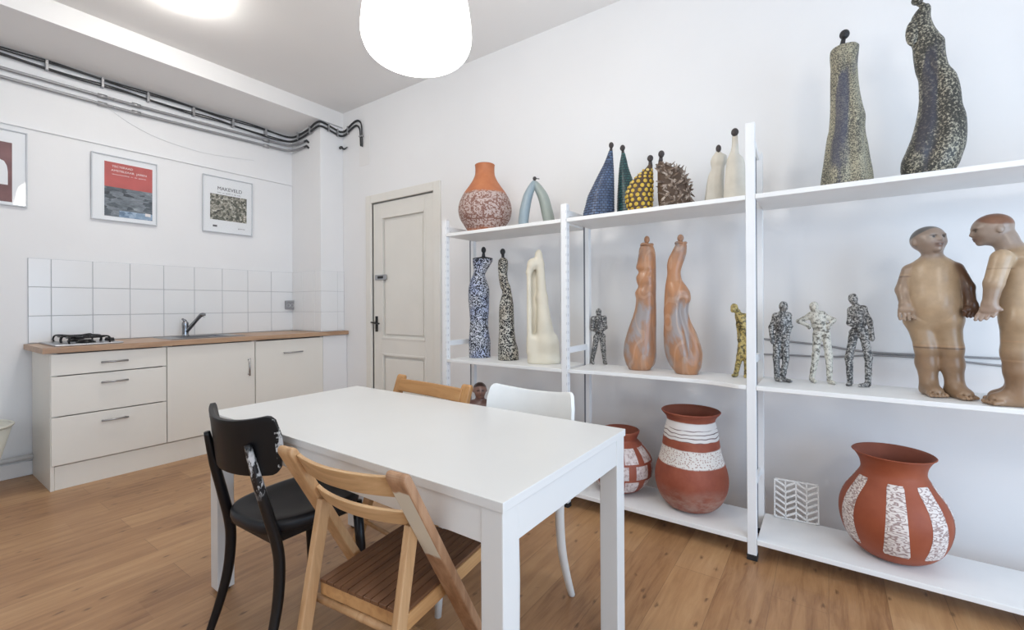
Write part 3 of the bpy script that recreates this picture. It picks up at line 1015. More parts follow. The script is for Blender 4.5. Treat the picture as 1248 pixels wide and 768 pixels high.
obj('ceiling_rose', bm, M['white'], pd, True)

cl = thing('ceiling_lamp', 'round lit opal ceiling lamp at the top left', 'lamp', (1.125, 3.31, CZ))
bm = BM()
lathe(bm, profile([(0.135, -0.012), (0.142, -0.030), (0.128, -0.060), (0.09, -0.080), (0.04, -0.088), (0.002, -0.09)]), 48)
obj('lamp_bowl', bm, M['opal_kitchen'], cl, True)
bm = BM()
lathe(bm, [(0.002, -0.0005), (0.150, -0.0005), (0.152, -0.014), (0.136, -0.020), (0.002, -0.014)], 48)
obj('mounting_ring', bm, M['white'], cl, True)

# ================================================================== SHELVING
PX0, PX1 = 2.325, 2.655          # front and back of the rack
PY = (2.202, 1.255, 0.288)       # the three end frames
PEND = -0.68
SB, SM, ST = 0.098, 0.802, 1.680          # shelf tops
ZB, ZM, ZT = SB + 0.0006, SM + 0.0006, ST + 0.0006
rk = thing('shelving_rack', 'white slotted-post shelving rack along the wall, full of sculptures', 'shelves', (PX0, 0, 0))
def post_bm(y, top, front=True, slots=True):
    bm = BM()
    x0, x1 = (0.0, 0.036) if front else (PX1 - PX0 - 0.034, PX1 - PX0)
    w = 0.019
    box(bm, (x0, y - w, 0.022), (x1, y + w, top), 0.002)
    if not front:
        box(bm, (x0 - 0.001, y + 0.007, 0.03), (x0 + 0.003, y + w - 0.002, top - 0.01), 0, 2)
    z = 0.16
    while front and slots and z < top - 0.04:
        # slots down the post's side and face
        box(bm, (x0 - 0.0006, y - w + 0.001, z), (x0 + 0.002, y - w + 0.006, z + 0.016), 0, 1)
        if front:
            box(bm, (x0 + 0.012, y - w - 0.0006, z), (x0 + 0.022, y - w + 0.002, z + 0.016), 0, 1)
            box(bm, (x0 + 0.012, y + w - 0.002, z), (x0 + 0.022, y + w + 0.0006, z + 0.016), 0, 1)
        z += 0.05
    return bm
tops = (1.775, 1.765, 2.010)
btops = (1.775, 1.765, 1.955)
ys_all = list(PY) + [PEND - 0.70]
tops_all = list(tops) + [2.01]
btops_all = list(btops) + [1.955]
for y, t, tb in zip(ys_all, tops_all, btops_all):
    for fr, tt in ((True, t), (False, tb)):
        p = obj('upright_post', post_bm(y, tt, fr, y > 0.5), [M['rack'], M['slot'], M['groove']], rk)
        bm = BM()
        x0 = 0.0 if fr else PX1 - PX0 - 0.034
        box(bm, (x0 - 0.003, y - 0.022, 0.0), (x0 + 0.038, y + 0.022, 0.026), 0.003)
        ft = obj('post_foot', bm, M['blackmatte'], p)
    for z in (0.30, 0.892, 1.70):
        if t > 1.9 and z > 1.5:
            continue
        obj('cross_bar', bx((0.036, y - 0.006, z), (PX1 - PX0 - 0.034, y + 0.006, z + 0.036), 0.001), M['rack'], rk)
    if t > 1.9:
        bm = BM()
        beam(bm, (0.034, y, t - 0.03), (PX1 - PX0 - 0.017, y, tb - 0.03), 0.012, 0.028, 0.001)
        obj('cross_bar', bm, M['rack'], rk)
def shelf(y0, y1, ztop, th, wavy_front=False):
    bm = BM()
    n = 60 if wavy_front else 1
    ys = np.linspace(y0, y1, n + 1)
    def fx(y):
        if not wavy_front:
            return 0.0
        return float(np.interp(y, [0.30, 0.345, 0.40, 0.47, 0.55, 0.75, 0.95, 1.08, 1.16, 1.24], [0.0, 0.0, 0.024, 0.046, 0.054, 0.048, 0.042, 0.032, 0.012, 0.004]))
    d = PX1 - PX0
    prev = None
    for y in ys:
        r = [bm.verts.new(p) for p in ((fx(y), y, ztop - th), (fx(y), y, ztop), (d, y, ztop), (d, y, ztop - th))]
        if prev:
            for k in range(4):
                bm.faces.new((prev[k], prev[(k + 1) % 4], r[(k + 1) % 4], r[k]))
        else:
            bm.faces.new(r)
        prev = r
    bm.faces.new(prev)
    o = obj('shelf', bm, M['shelf'], rk)
    bv = o.modifiers.new('bevel', 'BEVEL')
    bv.width, bv.segments, bv.limit_method = 0.002, 2, 'ANGLE'
    return o
bays = [(PY[1] + 0.020, PY[0] - 0.020), (PY[2] + 0.020, PY[1] - 0.020), (PEND - 0.68, PY[2] - 0.020)]
for i, (a, b) in enumerate(bays):
    shelf(a, b, SB, 0.022)
    shelf(a, b, SM, 0.020, i == 1)
    shelf(a, b, ST, 0.022)

# ================================================================== SCULPTURES
# --- materials
def terracotta(name, base, dark, light, rough=0.75, pale=None, zlo=0, zhi=0):
    m, nt, b = new_mat(name)
    v = coords(nt)
    f = noise(nt, v, 9, 5, 0.6)
    col = ramp(nt, f, [(0.3, dark), (0.5, base), (0.75, light)])
    nt.links.new(col, b.inputs['Base Color'])
    b.inputs['Roughness'].default_value = rough
    bump(nt, b, noise(nt, v, 60, 4), 0.15, 0.003)
    return m, nt, b, v, col

def zmask(nt, lo, hi, edge=0.006, wob=0.0, wscale=20.0):
    tc = N(nt, 'ShaderNodeTexCoord')
    sp = N(nt, 'ShaderNodeSeparateXYZ')
    nt.links.new(tc.outputs['Object'], sp.inputs[0])
    z = sp.outputs['Z']
    if wob:
        z = mathn(nt, 'ADD', z, mathn(nt, 'MULTIPLY', mathn(nt, 'SUBTRACT', noise(nt, tc.outputs['Object'], wscale, 3), 0.5), wob))
    a = mathn(nt, 'DIVIDE', mathn(nt, 'SUBTRACT', z, lo), edge)
    b_ = mathn(nt, 'DIVIDE', mathn(nt, 'SUBTRACT', hi, z), edge)
    c = mathn(nt, 'MINIMUM', a, b_)
    n = N(nt, 'ShaderNodeClamp')
    nt.links.new(c, n.inputs['Value'])
    return n.outputs[0], sp

def labyrinth(nt, v, scale, freq, thr=0.0, soft=0.25, detail=1.0):
    f = noise(nt, v, scale, detail, 0.5)
    s = mathn(nt, 'SINE', mathn(nt, 'MULTIPLY', f, freq))
    return ramp(nt, mathn(nt, 'ADD', mathn(nt, 'MULTIPLY', s, 0.5), 0.5), [(0.5 + thr - soft / 2, (0, 0, 0)), (0.5 + thr + soft / 2, (1, 1, 1))])

# vase with scratched white belly
m, nt, b, v, col = terracotta('vase_clay', (0.47, 0.16, 0.065), (0.40, 0.125, 0.05), (0.53, 0.20, 0.085), 0.6)
mk, sp = zmask(nt, 0.012, 0.275, 0.02, 0.03)
lab = labyrinth(nt, coords(nt, scale=(1, 1, 1.3)), 34, 24, -0.08, 0.5, 2)
mk2, _ = zmask(nt, 0.075, 0.085, 0.004, 0.02)
mk3, _ = zmask(nt, 0.205, 0.213, 0.004, 0.02)
fac = mathn(nt, 'MULTIPLY', mathn(nt, 'MULTIPLY', mk, lab), mathn(nt, 'SUBTRACT', 1.0, mathn(nt, 'MAXIMUM', mk2, mk3)))
belly = mixc(nt, mk, col, (0.22, 0.10, 0.075))
nt.links.new(mixc(nt, mathn(nt, 'MULTIPLY', fac, 0.72), belly, (0.60, 0.50, 0.46)), b.inputs['Base Color'])
M['vase'] = m
# striped tall pot
m, nt, b, v, col = terracotta('tall_pot_clay', (0.30, 0.075, 0.04), (0.235, 0.055, 0.03), (0.37, 0.11, 0.06), 0.65)
low, _ = zmask(nt, -0.1, 0.15, 0.07, 0.08, 8)
col = mixc(nt, mathn(nt, 'MULTIPLY', low, ramp(nt, noise(nt, coords(nt, scale=(1, 1, 1.8)), 11, 5, 0.65), [(0.42, (0.12, 0.12, 0.12)), (0.66, (0.85, 0.85, 0.85))])), col, (0.45, 0.31, 0.25))
band, _ = zmask(nt, 0.245, 0.335, 0.006, 0.02, 6)
vo = N(nt, 'ShaderNodeTexVoronoi'); vo.inputs['Scale'].default_value = 100; vo.inputs['Randomness'].default_value = 0.6
nt.links.new(v, vo.inputs['Vector'])
dots = ramp(nt, vo.outputs['Distance'], [(0.25, (0.42, 0.27, 0.23)), (0.42, (0.78, 0.75, 0.71))])
col = mixc(nt, band, col, dots)
neck, _ = zmask(nt, 0.372, 0.468, 0.004, 0.012, 8)
wv = N(nt, 'ShaderNodeTexWave', wave_type='BANDS', bands_direction='Z')
wv.inputs['Scale'].default_value = 16; wv.inputs['Distortion'].default_value = 3.0; wv.inputs['Detail'].default_value = 1
nt.links.new(v, wv.inputs['Vector'])
lines = ramp(nt, wv.outputs['Fac'], [(0.06, (0.16, 0.10, 0.10)), (0.16, (0.78, 0.76, 0.74))])
top_clean, _ = zmask(nt, 0.430, 0.50, 0.004, 0.01)
lines = mixc(nt, top_clean, lines, (0.76, 0.74, 0.73))
col = mixc(nt, neck, col, lines)
nt.links.new(col, b.inputs['Base Color'])
M['tall_pot'] = m
# round pot: pale blocks
m, nt, b, v, col = terracotta('round_pot_clay', (0.30, 0.075, 0.04), (0.22, 0.05, 0.03), (0.36, 0.105, 0.055), 0.6)
tc = N(nt, 'ShaderNodeTexCoord'); sp = N(nt, 'ShaderNodeSeparateXYZ')
nt.links.new(tc.outputs['Object'], sp.inputs[0])
ang = mathn(nt, 'ARCTAN2', sp.outputs['Y'], sp.outputs['X'])
cell = mathn(nt, 'MULTIPLY', mathn(nt, 'ADD', ang, math.pi), 9 / (2 * math.pi))
row = mathn(nt, 'DIVIDE', mathn(nt, 'SUBTRACT', sp.outputs['Z'], 0.02), 0.085)
fx = mathn(nt, 'FRACT', mathn(nt, 'ADD', cell, mathn(nt, 'MULTIPLY', mathn(nt, 'FLOOR', row), 0.5)))
fz = mathn(nt, 'FRACT', row)
inx = mathn(nt, 'LESS_THAN', mathn(nt, 'ABSOLUTE', mathn(nt, 'SUBTRACT', fx, 0.5)), 0.33)
inz = mathn(nt, 'LESS_THAN', mathn(nt, 'ABSOLUTE', mathn(nt, 'SUBTRACT', fz, 0.5)), 0.43)
zm, _ = zmask(nt, 0.02, 0.275, 0.003)
blk = mathn(nt, 'MULTIPLY', mathn(nt, 'MULTIPLY', inx, inz), zm)
pale = ramp(nt, noise(nt, v, 55, 3, 0.7), [(0.38, (0.42, 0.30, 0.28)), (0.55, (0.70, 0.62, 0.60))])
nt.links.new(mixc(nt, blk, col, pale), b.inputs['Base Color'])
M['round_pot'] = m
# big pot: upright pale panels
m, nt, b, v, col = terracotta('big_pot_clay', (0.31, 0.072, 0.028), (0.27, 0.058, 0.022), (0.35, 0.088, 0.035), 0.6)
M['big_pot'] = m
m, nt, b = new_mat('pale_incised_panel')
v = coords(nt)
lab = labyrinth(nt, coords(nt, scale=(1, 1, 2.4)), 34, 26, 0.16, 0.45, 1)
nt.links.new(mixc(nt, lab, (0.76, 0.69, 0.65), (0.36, 0.26, 0.24)), b.inputs['Base Color'])
b.inputs['Roughness'].default_value = 0.75
bump(nt, b, lab, -0.3, 0.003)
M['panel'] = m

def patterned(name, fg, bg, scale, freq, thr=0.0, stretch=(1, 1, 1), rough=0.35, detail=1.0, soft=0.25, tint=None):
    m, nt, b = new_mat(name)
    v = coords(nt, scale=stretch)
    lab = labyrinth(nt, v, scale, freq, thr, soft, detail)
    col = mixc(nt, lab, bg, fg)
    if tint:
        col = mixc(nt, mathn(nt, 'MULTIPLY', ramp(nt, noise(nt, coords(nt), 7, 2), [(0.45, (0, 0, 0)), (0.6, (1, 1, 1))]), 0.6), col, tint, 'MULTIPLY')
    nt.links.new(col, b.inputs['Base Color'])
    b.inputs['Roughness'].default_value = rough
    bump(nt, b, lab, 0.3, 0.003)
    return m
M['labyrinth_blue'] = patterned('labyrinth_blue_white', (0.60, 0.62, 0.68), (0.022, 0.024, 0.036), 46, 30, 0.06, (1, 1, 0.8), tint=(0.45, 0.55, 0.85))
M['labyrinth_black'] = patterned('labyrinth_black_white', (0.56, 0.54, 0.48), (0.018, 0.016, 0.014), 45, 28, 0.10, (1, 1, 0.9), tint=(0.6, 0.52, 0.42))
M['blackclay'] = plain('black_clay', (0.02, 0.02, 0.023), 0.5)
M['dark_head'] = plain('dark_clay_head', (0.045, 0.036, 0.036), 0.55)
M['cream'] = plain('cream_glaze', (0.76, 0.70, 0.57), 0.4, var=0.07, nscale=6)
M['whitestone'] = plain('white_stone_clay', (0.66, 0.62, 0.54), 0.7, var=0.08, nscale=14, bumps=0.3, bscale=50)

def speckle(name, dark, light, scale=140, thr=0.5, blue=None):
    m, nt, b = new_mat(name)
    v = coords(nt)
    f = noise(nt, v, scale, 3, 0.7)
    g = noise(nt, coords(nt, scale=(1, 1, 0.4)), 14, 2)
    t = mathn(nt, 'ADD', f, mathn(nt, 'MULTIPLY', mathn(nt, 'SUBTRACT', g, 0.5), 0.28))
    col = ramp(nt, t, [(thr - 0.06, dark), (thr + 0.02, tuple(0.5 * (a + c) for a, c in zip(dark, light))), (thr + 0.10, light)])
    if blue:
        bl = ramp(nt, noise(nt, coords(nt, scale=(1, 1, 0.25), loc=(0.3, 0.1, 0)), 12, 2), [(0.55, (0, 0, 0)), (0.63, (1, 1, 1))])
        col = mixc(nt, mathn(nt, 'MULTIPLY', bl, 0.75), col, blue)
    nt.links.new(col, b.inputs['Base Color'])
    b.inputs['Roughness'].default_value = 0.42
    bump(nt, b, f, 0.35, 0.004)
    return m
M['speckle'] = speckle('speckled_glaze', (0.06, 0.058, 0.048), (0.42, 0.39, 0.28), 190, 0.49, (0.045, 0.05, 0.09))
M['speckle2'] = speckle('speckled_dark_glaze', (0.030, 0.030, 0.026), (0.46, 0.43, 0.33), 125, 0.55, (0.04, 0.04, 0.06))
M['spec_small'] = speckle('raku_black_white', (0.035, 0.035, 0.036), (0.46, 0.45, 0.43), 120, 0.51)
M['spec_pale'] = speckle('raku_pale', (0.12, 0.11, 0.09), (0.62, 0.60, 0.53), 80, 0.42)
M['spec_gold'] = speckle('raku_gold', (0.06, 0.045, 0.015), (0.50, 0.38, 0.13), 70, 0.46)

def clay_orange():
    m, nt, b = new_mat('orange_smoked_clay')
    v = coords(nt, scale=(1, 1, 0.45))
    f = noise(nt, v, 9, 4, 0.55, 0.5)
    c = ramp(nt, f, [(0.38, (0.33, 0.29, 0.28)), (0.47, (0.37, 0.20, 0.12)), (0.56, (0.47, 0.225, 0.11)), (0.70, (0.50, 0.26, 0.135))])
    st = labyrinth(nt, coords(nt, scale=(1, 1, 0.5), rot=(0, 0.5, 0.3)), 8, 30, 0.40, 0.08, 1)
    c = mixc(nt, mathn(nt, 'MULTIPLY', st, 0.28), c, (0.62, 0.42, 0.30))
    nt.links.new(c, b.inputs['Base Color'])
    b.inputs['Roughness'].default_value = 0.29
    return m
M['orange'] = clay_orange()

def scales_mat(name, c1, c2, c3):
    m, nt, b = new_mat(name)
    br = N(nt, 'ShaderNodeTexBrick')
    br.inputs['Scale'].default_value = 1.0
    br.inputs['Brick Width'].default_value = 0.022
    br.inputs['Row Height'].default_value = 0.0150
    br.inputs['Mortar Size'].default_value = 0.0022
    br.inputs['Color1'].default_value = rgba(c1); br.inputs['Color2'].default_value = rgba(c2); br.inputs['Mortar'].default_value = rgba(c3)
    tc = N(nt, 'ShaderNodeTexCoord'); sp = N(nt, 'ShaderNodeSeparateXYZ'); cm = N(nt, 'ShaderNodeCombineXYZ')
    nt.links.new(tc.outputs['Object'], sp.inputs[0])
    nt.links.new(mathn(nt, 'MULTIPLY', mathn(nt, 'ARCTAN2', sp.outputs['Y'], mathn(nt, 'SUBTRACT', sp.outputs['X'], 0.02)), 0.06), cm.inputs['X'])
    nt.links.new(sp.outputs['Z'], cm.inputs['Y'])
    nt.links.new(cm.outputs[0], br.inputs['Vector'])
    f = noise(nt, tc.outputs['Object'], 18, 3)
    nt.links.new(mixc(nt, f, br.outputs['Color'], c3), b.inputs['Base Color'])
    b.inputs['Roughness'].default_value = 0.35
    bump(nt, b, br.outputs['Fac'], -0.5, 0.004)
    return m
M['blue_scales'] = scales_mat('blue_scales', (0.16, 0.26, 0.44), (0.08, 0.14, 0.27), (0.02, 0.025, 0.05))
M['green_scales'] = scales_mat('green_scales', (0.05, 0.22, 0.20), (0.03, 0.12, 0.12), (0.012, 0.02, 0.03))
M['brown_coat'] = plain('brown_clay_coat', (0.085, 0.05, 0.03), 0.6, var=0.2)
def stud_mat():
    m, nt, b = new_mat('yellow_studs')
    f = noise(nt, coords(nt), 25, 2)
    nt.links.new(ramp(nt, f, [(0.35, (0.46, 0.28, 0.02)), (0.6, (0.66, 0.45, 0.05)), (0.75, (0.72, 0.60, 0.22))]), b.inputs['Base Color'])
    b.inputs['Roughness'].default_value = 0.3
    return m
M['studs'] = stud_mat()
def feather_mat():
    m, nt, b = new_mat('brown_feathers')
    f = noise(nt, coords(nt, scale=(1, 1, 1)), 32, 4, 0.7)
    nt.links.new(ramp(nt, f, [(0.32, (0.06, 0.04, 0.03)), (0.5, (0.19, 0.135, 0.10)), (0.66, (0.50, 0.42, 0.35))]), b.inputs['Base Color'])
    b.inputs['Roughness'].default_value = 0.7
    return m
M['feathers'] = feather_mat()
def arch_mat():
    m, nt, b = new_mat('grey_blue_glaze')
    v = coords(nt)
    tc = N(nt, 'ShaderNodeTexCoord'); sp = N(nt, 'ShaderNodeSeparateXYZ')
    nt.links.new(tc.outputs['Object'], sp.inputs[0])
    side = ramp(nt, mathn(nt, 'ADD', mathn(nt, 'MULTIPLY', sp.outputs['X'], 6.0), 0.5), [(0.35, (0.30, 0.38, 0.43)), (0.6, (0.33, 0.37, 0.33))])
    f = noise(nt, v, 20, 4)
    nt.links.new(mixc(nt, mathn(nt, 'MULTIPLY', f, 0.4), side, (0.15, 0.17, 0.17)), b.inputs['Base Color'])
    b.inputs['Roughness'].default_value = 0.35
    return m
M['archglaze'] = arch_mat()
def tint_mat(name, rough=0.38, amt=0.35, scale=16):
    m, nt, b = new_mat(name)
    at = N(nt, 'ShaderNodeAttribute', attribute_name='tint')
    f = noise(nt, coords(nt), scale, 5, 0.6)
    g = mathn(nt, 'ADD', mathn(nt, 'MULTIPLY', f, amt * 2), 1 - amt)
    cm = N(nt, 'ShaderNodeCombineXYZ')
    for i in range(3):
        nt.links.new(g, cm.inputs[i])
    nt.links.new(mixc(nt, 1.0, at.outputs['Color'], cm.outputs[0], 'MULTIPLY'), b.inputs['Base Color'])
    b.inputs['Roughness'].default_value = rough
    bump(nt, b, noise(nt, coords(nt), 70, 3), 0.12, 0.003)
    return m
M['tint'] = tint_mat('burnished_clay', 0.31)

M['clay_inside'] = plain('clay_inside', (0.24, 0.07, 0.04), 0.8, var=0.15)
# --- pots
def pot(name, label, cat, loc, prof, mat, wall=0.008, rz=0.0, parts=None):
    t = thing(name, label, cat, loc, rz)
    outer = profile(prof)
    top = outer[-1]
    inner = [(max(0.003, r - wall), z + (wall if i == 0 else 0)) for i, (r, z) in enumerate(outer)]
    bm = BM()
    full = outer + [(top[0] - wall * 0.5, top[1] + wall * 0.4)] + inner[::-1]
    lathe(bm, full, 72, close=True)
    bm.verts.index_update()
    n_out = len(outer) * 72
    for f in bm.faces:
        if all(v.index >= n_out for v in f.verts) or (f.calc_center_median().to_2d().length < 0.02 and f.calc_center_median().z > wall * 0.5):
            f.material_index = 1
    body = obj('pot_body', bm, [mat, M['clay_inside']], t, True)
    return t, outer

pot('terracotta_vase', 'orange terracotta vase with narrow neck and scratched white belly, top shelf', 'vase', (2.49, 1.965, ZT),
    [(0.11, 0.0), (0.128, 0.025), (0.155, 0.067), (0.178, 0.109), (0.187, 0.162), (0.178, 0.214), (0.154, 0.267), (0.118, 0.319), (0.090, 0.361), (0.071, 0.403), (0.067, 0.44), (0.068, 0.468), (0.070, 0.478)], M['vase'])
pot('round_pot', 'round red-brown pot with pale blocks, behind the table corner on the bottom shelf', 'pot', (2.535, 1.00, ZB),
    [(0.07, 0.0), (0.11, 0.014), (0.155, 0.055), (0.178, 0.105), (0.183, 0.15), (0.173, 0.20), (0.14, 0.25), (0.106, 0.284), (0.094, 0.298), (0.098, 0.314), (0.108, 0.336), (0.110, 0.345)], M['round_pot'], 0.009, 0.4)
pot('tall_pot', 'tall red-brown pot with white bands round neck and shoulder, bottom shelf', 'pot', (2.525, 0.602, ZB),
    [(0.088, 0.0), (0.122, 0.014), (0.155, 0.05), (0.176, 0.10), (0.184, 0.15), (0.179, 0.20), (0.164, 0.25), (0.150, 0.30), (0.142, 0.35), (0.135, 0.40), (0.126, 0.44), (0.121, 0.465), (0.128, 0.484), (0.142, 0.500), (0.149, 0.510)], M['tall_pot'], 0.009)
bigprof = [(0.07, 0.0), (0.112, 0.013), (0.152, 0.048), (0.175, 0.09), (0.188, 0.14), (0.190, 0.185), (0.182, 0.225), (0.165, 0.265), (0.139, 0.305), (0.119, 0.34), (0.111, 0.36), (0.113, 0.385), (0.121, 0.407), (0.134, 0.428), (0.143, 0.436)]
BPOS = (2.525, -0.228, ZB)
big, bo = pot('big_pot', 'wide red pot with upright pale incised panels and flared rim', 'pot', BPOS, bigprof, M['big_pot'], 0.008, facing(BPOS[0], BPOS[1]))
zz = [p[1] for p in bo]; rr = [p[0] for p in bo]
order = np.argsort(zz)
zz = np.array(zz)[order]; rr = np.array(rr)[order]
for da in (0.06, -0.93, 0.86, -1.80, 1.66, 2.46, 3.26):
    a0 = -math.pi / 2 + da
    bm = BM()
    rows_ = []
    for i, z in enumerate(np.linspace(0.062, 0.335, 26)):
        t = i / 25
        half = (0.043 - 0.016 * t) * (1.0 if 0 < i < 25 else 0.86)
        r0 = float(np.interp(z, zz, rr))
        row_ = []
        for j in range(7):
            s = (j / 6 * 2 - 1) * half
            aa = a0 + s / r0
            row_.append([bm.verts.new(((r0 + dr) * math.cos(aa), (r0 + dr) * math.sin(aa), z)) for dr in (0.0025 if 0 < j < 6 and 0 < i < 25 else 0.0008, -0.002)])
        rows_.append(row_)
    for A_, B2 in zip(rows_, rows_[1:]):
        for j in range(6):
            bm.faces.new((A_[j][0], A_[j + 1][0], B2[j + 1][0], B2[j][0]))
    o = obj('incised_panel', bm, M['panel'], big, True)

# --- herringbone openwork tile
ht = thing('openwork_tile', 'small white openwork herringbone tile leaning at the back of the bottom shelf', 'tile', (2.640, 0.131, ZB + 0.0012), math.radians(-90 + 4))
bm = BM()
W_, H_ = 0.19, 0.19
for x0, x1, z0, z1 in ((-W_ / 2, W_ / 2, 0, 0.006), (-W_ / 2, W_ / 2, H_ - 0.006, H_), (-W_ / 2, -W_ / 2 + 0.006, 0, H_), (W_ / 2 - 0.006, W_ / 2, 0, H_)):
    box(bm, (x0, -0.006, z0), (x1, 0.006, z1), 0.001)
cw = (W_ - 0.012) / 4
for c in range(4):
    xa = -W_ / 2 + 0.006 + c * cw
    if c:
        box(bm, (xa - 0.003, -0.006, 0.004), (xa + 0.003, 0.006, H_ - 0.004), 0.001)
    for k in range(-1, 7):
        za = 0.012 + k * 0.029
        zl, zr = (za + 0.026, za) if c % 2 == 0 else (za, za + 0.026)
        a, b = Vector((xa, 0, zl)), Vector((xa + cw, 0, zr))
        t0, t1 = 0.0, 1.0
        def zc(t): return zl + (zr - zl) * t
        ts = [t for t in np.linspace(0, 1, 21) if 0.004 < zc(t) < H_ - 0.004]
        if len(ts) > 2:
            beam(bm, a.lerp(b, ts[0]), a.lerp(b, ts[-1]), 0.012, 0.009, 0.001)
o = obj('tile_lattice', bm, M['white'], ht)
ht.rotation_euler = (math.radians(-7), 0, math.radians(-86))

# --- lofted figures
def head_part(parent, c, r, mat, name='head', chin=0.0, seg=20):
    bm = BM()
    ball(bm, c, r, seg)
    ball(bm, (c[0], c[1] - r[1] * 0.35, c[2] - r[2] * 0.45), (r[0] * 0.72, r[1] * 0.75, r[2] * 0.65), seg)
    ball(bm, (c[0] + chin, c[1] - r[1] * 0.95, c[2] - r[2] * 0.1), (r[0] * 0.18, r[1] * 0.25, r[2] * 0.25), 8)
    return obj(name, bm, mat, parent, True)

def figure(name, label, cat, at, rows, mat, depth=0.8, mod=None, ycurve=None, body='body', rz=None, dmin=0.012, nz=90):
    t = thing(name, label, cat, at, facing(at[0], at[1]) if rz is None else rz)
    bm = BM()
    loft(bm, rows, depth, mod=mod, ycurve=ycurve, dmin=dmin, nz=nz)
    b_ = obj(body, bm, mat, t, True)
    return t

# two patterned women on the middle shelf, left bay
t = figure('patterned_figurine', 'taller armless woman figure in blue-white labyrinth pattern, square black shoulders', 'sculpture', (2.515, 2.078, ZM),
    [(0.018, -0.047, 0.106), (0.098, -0.049, 0.107), (0.178, -0.045, 0.097), (0.257, -0.04, 0.091), (0.337, -0.044, 0.098), (0.416, -0.051, 0.099), (0.482, -0.05, 0.101), (0.549, -0.036, 0.083), (0.595, -0.017, 0.071), (0.628, -0.011, 0.086), (0.668, -0.016, 0.11), (0.695, -0.018, 0.126), (0.706, -0.017, 0.127)],
    M['labyrinth_blue'], 0.72, dmin=0.035)
bm = BM()
loft(bm, [(0.0, -0.018, 0.127), (0.008, -0.017, 0.126), (0.016, 0.02, 0.10), (0.022, 0.046, 0.074), (0.045, 0.050, 0.070)], 0.62, nz=24)
bmesh.ops.translate(bm, verts=bm.verts, vec=(0, 0, 0.704))
obj('shoulders', bm, M['blackclay'], t, True)
head_part(t, (0.061, -0.004, 0.772), (0.017, 0.020, 0.024), M['blackclay'])
t = figure('patterned_figurine', 'slimmer bent figure in black-white labyrinth pattern, right of the blue-white one', 'sculpture', (2.515, 1.810, ZM),
    [(0.021, -0.053, 0.088), (0.059, -0.055, 0.086), (0.135, -0.05, 0.067), (0.211, -0.047, 0.06), (0.287, -0.047, 0.057), (0.363, -0.044, 0.055), (0.413, -0.034, 0.049), (0.464, -0.023, 0.04), (0.502, -0.036, 0.033), (0.54, -0.043, 0.019), (0.591, -0.049, 0.013), (0.641, -0.051, 0.018), (0.680, -0.049, 0.017), (0.692, -0.040, 0.008), (0.702, -0.026, -0.004)],
    M['labyrinth_black'], 0.85, dmin=0.03)
bm = BM()
tube(bm, [(-0.017, 0, 0.690), (-0.017, 0, 0.725)], 0.010, 12)
obj('neck', bm, M['blackclay'], t, True)
head_part(t, (-0.018, -0.004, 0.741), (0.018, 0.021, 0.022), M['blackclay'])

# cream couple
t = thing('cream_couple', 'smooth cream ceramic couple leaning together beside the middle post', 'sculpture', (2.50, 1.475, ZM), facing(2.50, 1.475))
sculpt('body', [cap((-0.110, -0.012, 0.08), (-0.112, -0.012, 0.59), 0.018, 0.015, k=0.006), cap((-0.112, -0.012, 0.585), (-0.088, -0.010, 0.645), 0.017, 0.024, k=0.02),
    cap((-0.090, -0.006, 0.635), (-0.045, 0.0, 0.650), 0.028, 0.028, k=0.03),
    ell((-0.049, -0.004, 0.688), (0.025, 0.027, 0.042), k=0.018),
    cap((-0.040, 0.002, 0.63), (-0.030, 0.010, 0.42), 0.026, 0.032, k=0.02), cap((-0.030, 0.010, 0.42), (-0.006, 0.010, 0.12), 0.032, 0.066, k=0.03),
    cap((-0.008, 0.010, 0.12), (-0.010, 0.008, 0.03), 0.070, 0.074, k=0.03), cap((-0.082, 0.002, 0.14), (-0.076, 0.0, 0.02), 0.036, 0.050, k=0.03),
    cap((0.045, 0.008, 0.16), (0.052, 0.0, 0.02), 0.022, 0.034, k=0.03), ell((-0.078, 0.030, 0.38), (0.05, 0.012, 0.25), k=0.012)],
    0.0045, M['cream'], t, floor_cut=0.0)
# arch couple
t = thing('arch_sculpture', 'grey-blue arch-shaped sculpture of two leaning legs on the top shelf', 'sculpture', (2.45, 1.520, ZT), facing(2.45, 1.52))
bm = BM()
tube(bm, smooth_path([(-0.080, 0, 0.0), (-0.080, 0, 0.012), (-0.080, 0, 0.04), (-0.072, 0, 0.10), (-0.052, 0, 0.19), (-0.020, 0, 0.26), (-0.006, 0, 0.285)]), [0.033, 0.033, 0.033, 0.033, 0.030, 0.022, 0.012], 24, flat=1.0)
obj('left_leg', bm, M['archglaze'], t, True)
bm = BM()
tube(bm, smooth_path([(0.080, 0, 0.0), (0.080, 0, 0.012), (0.080, 0, 0.04), (0.070, 0, 0.09), (0.047, 0, 0.18), (0.013, 0, 0.245), (-0.008, 0, 0.282)]), [0.037, 0.037, 0.037, 0.037, 0.034, 0.026, 0.013], 24, flat=1.0)
obj('right_leg', bm, M['archglaze'], t, True)
bm = BM()
ball(bm, (-0.008, -0.004, 0.302), (0.012, 0.013, 0.014), 14)
tube(bm, [(-0.008, -0.004, 0.284), (-0.008, -0.004, 0.298)], 0.006, 8)
tube(bm, [(-0.004, -0.006, 0.302), (0.022, -0.01, 0.298)], 0.003, 6)
obj('head', bm, M['dark_head'], t, True)

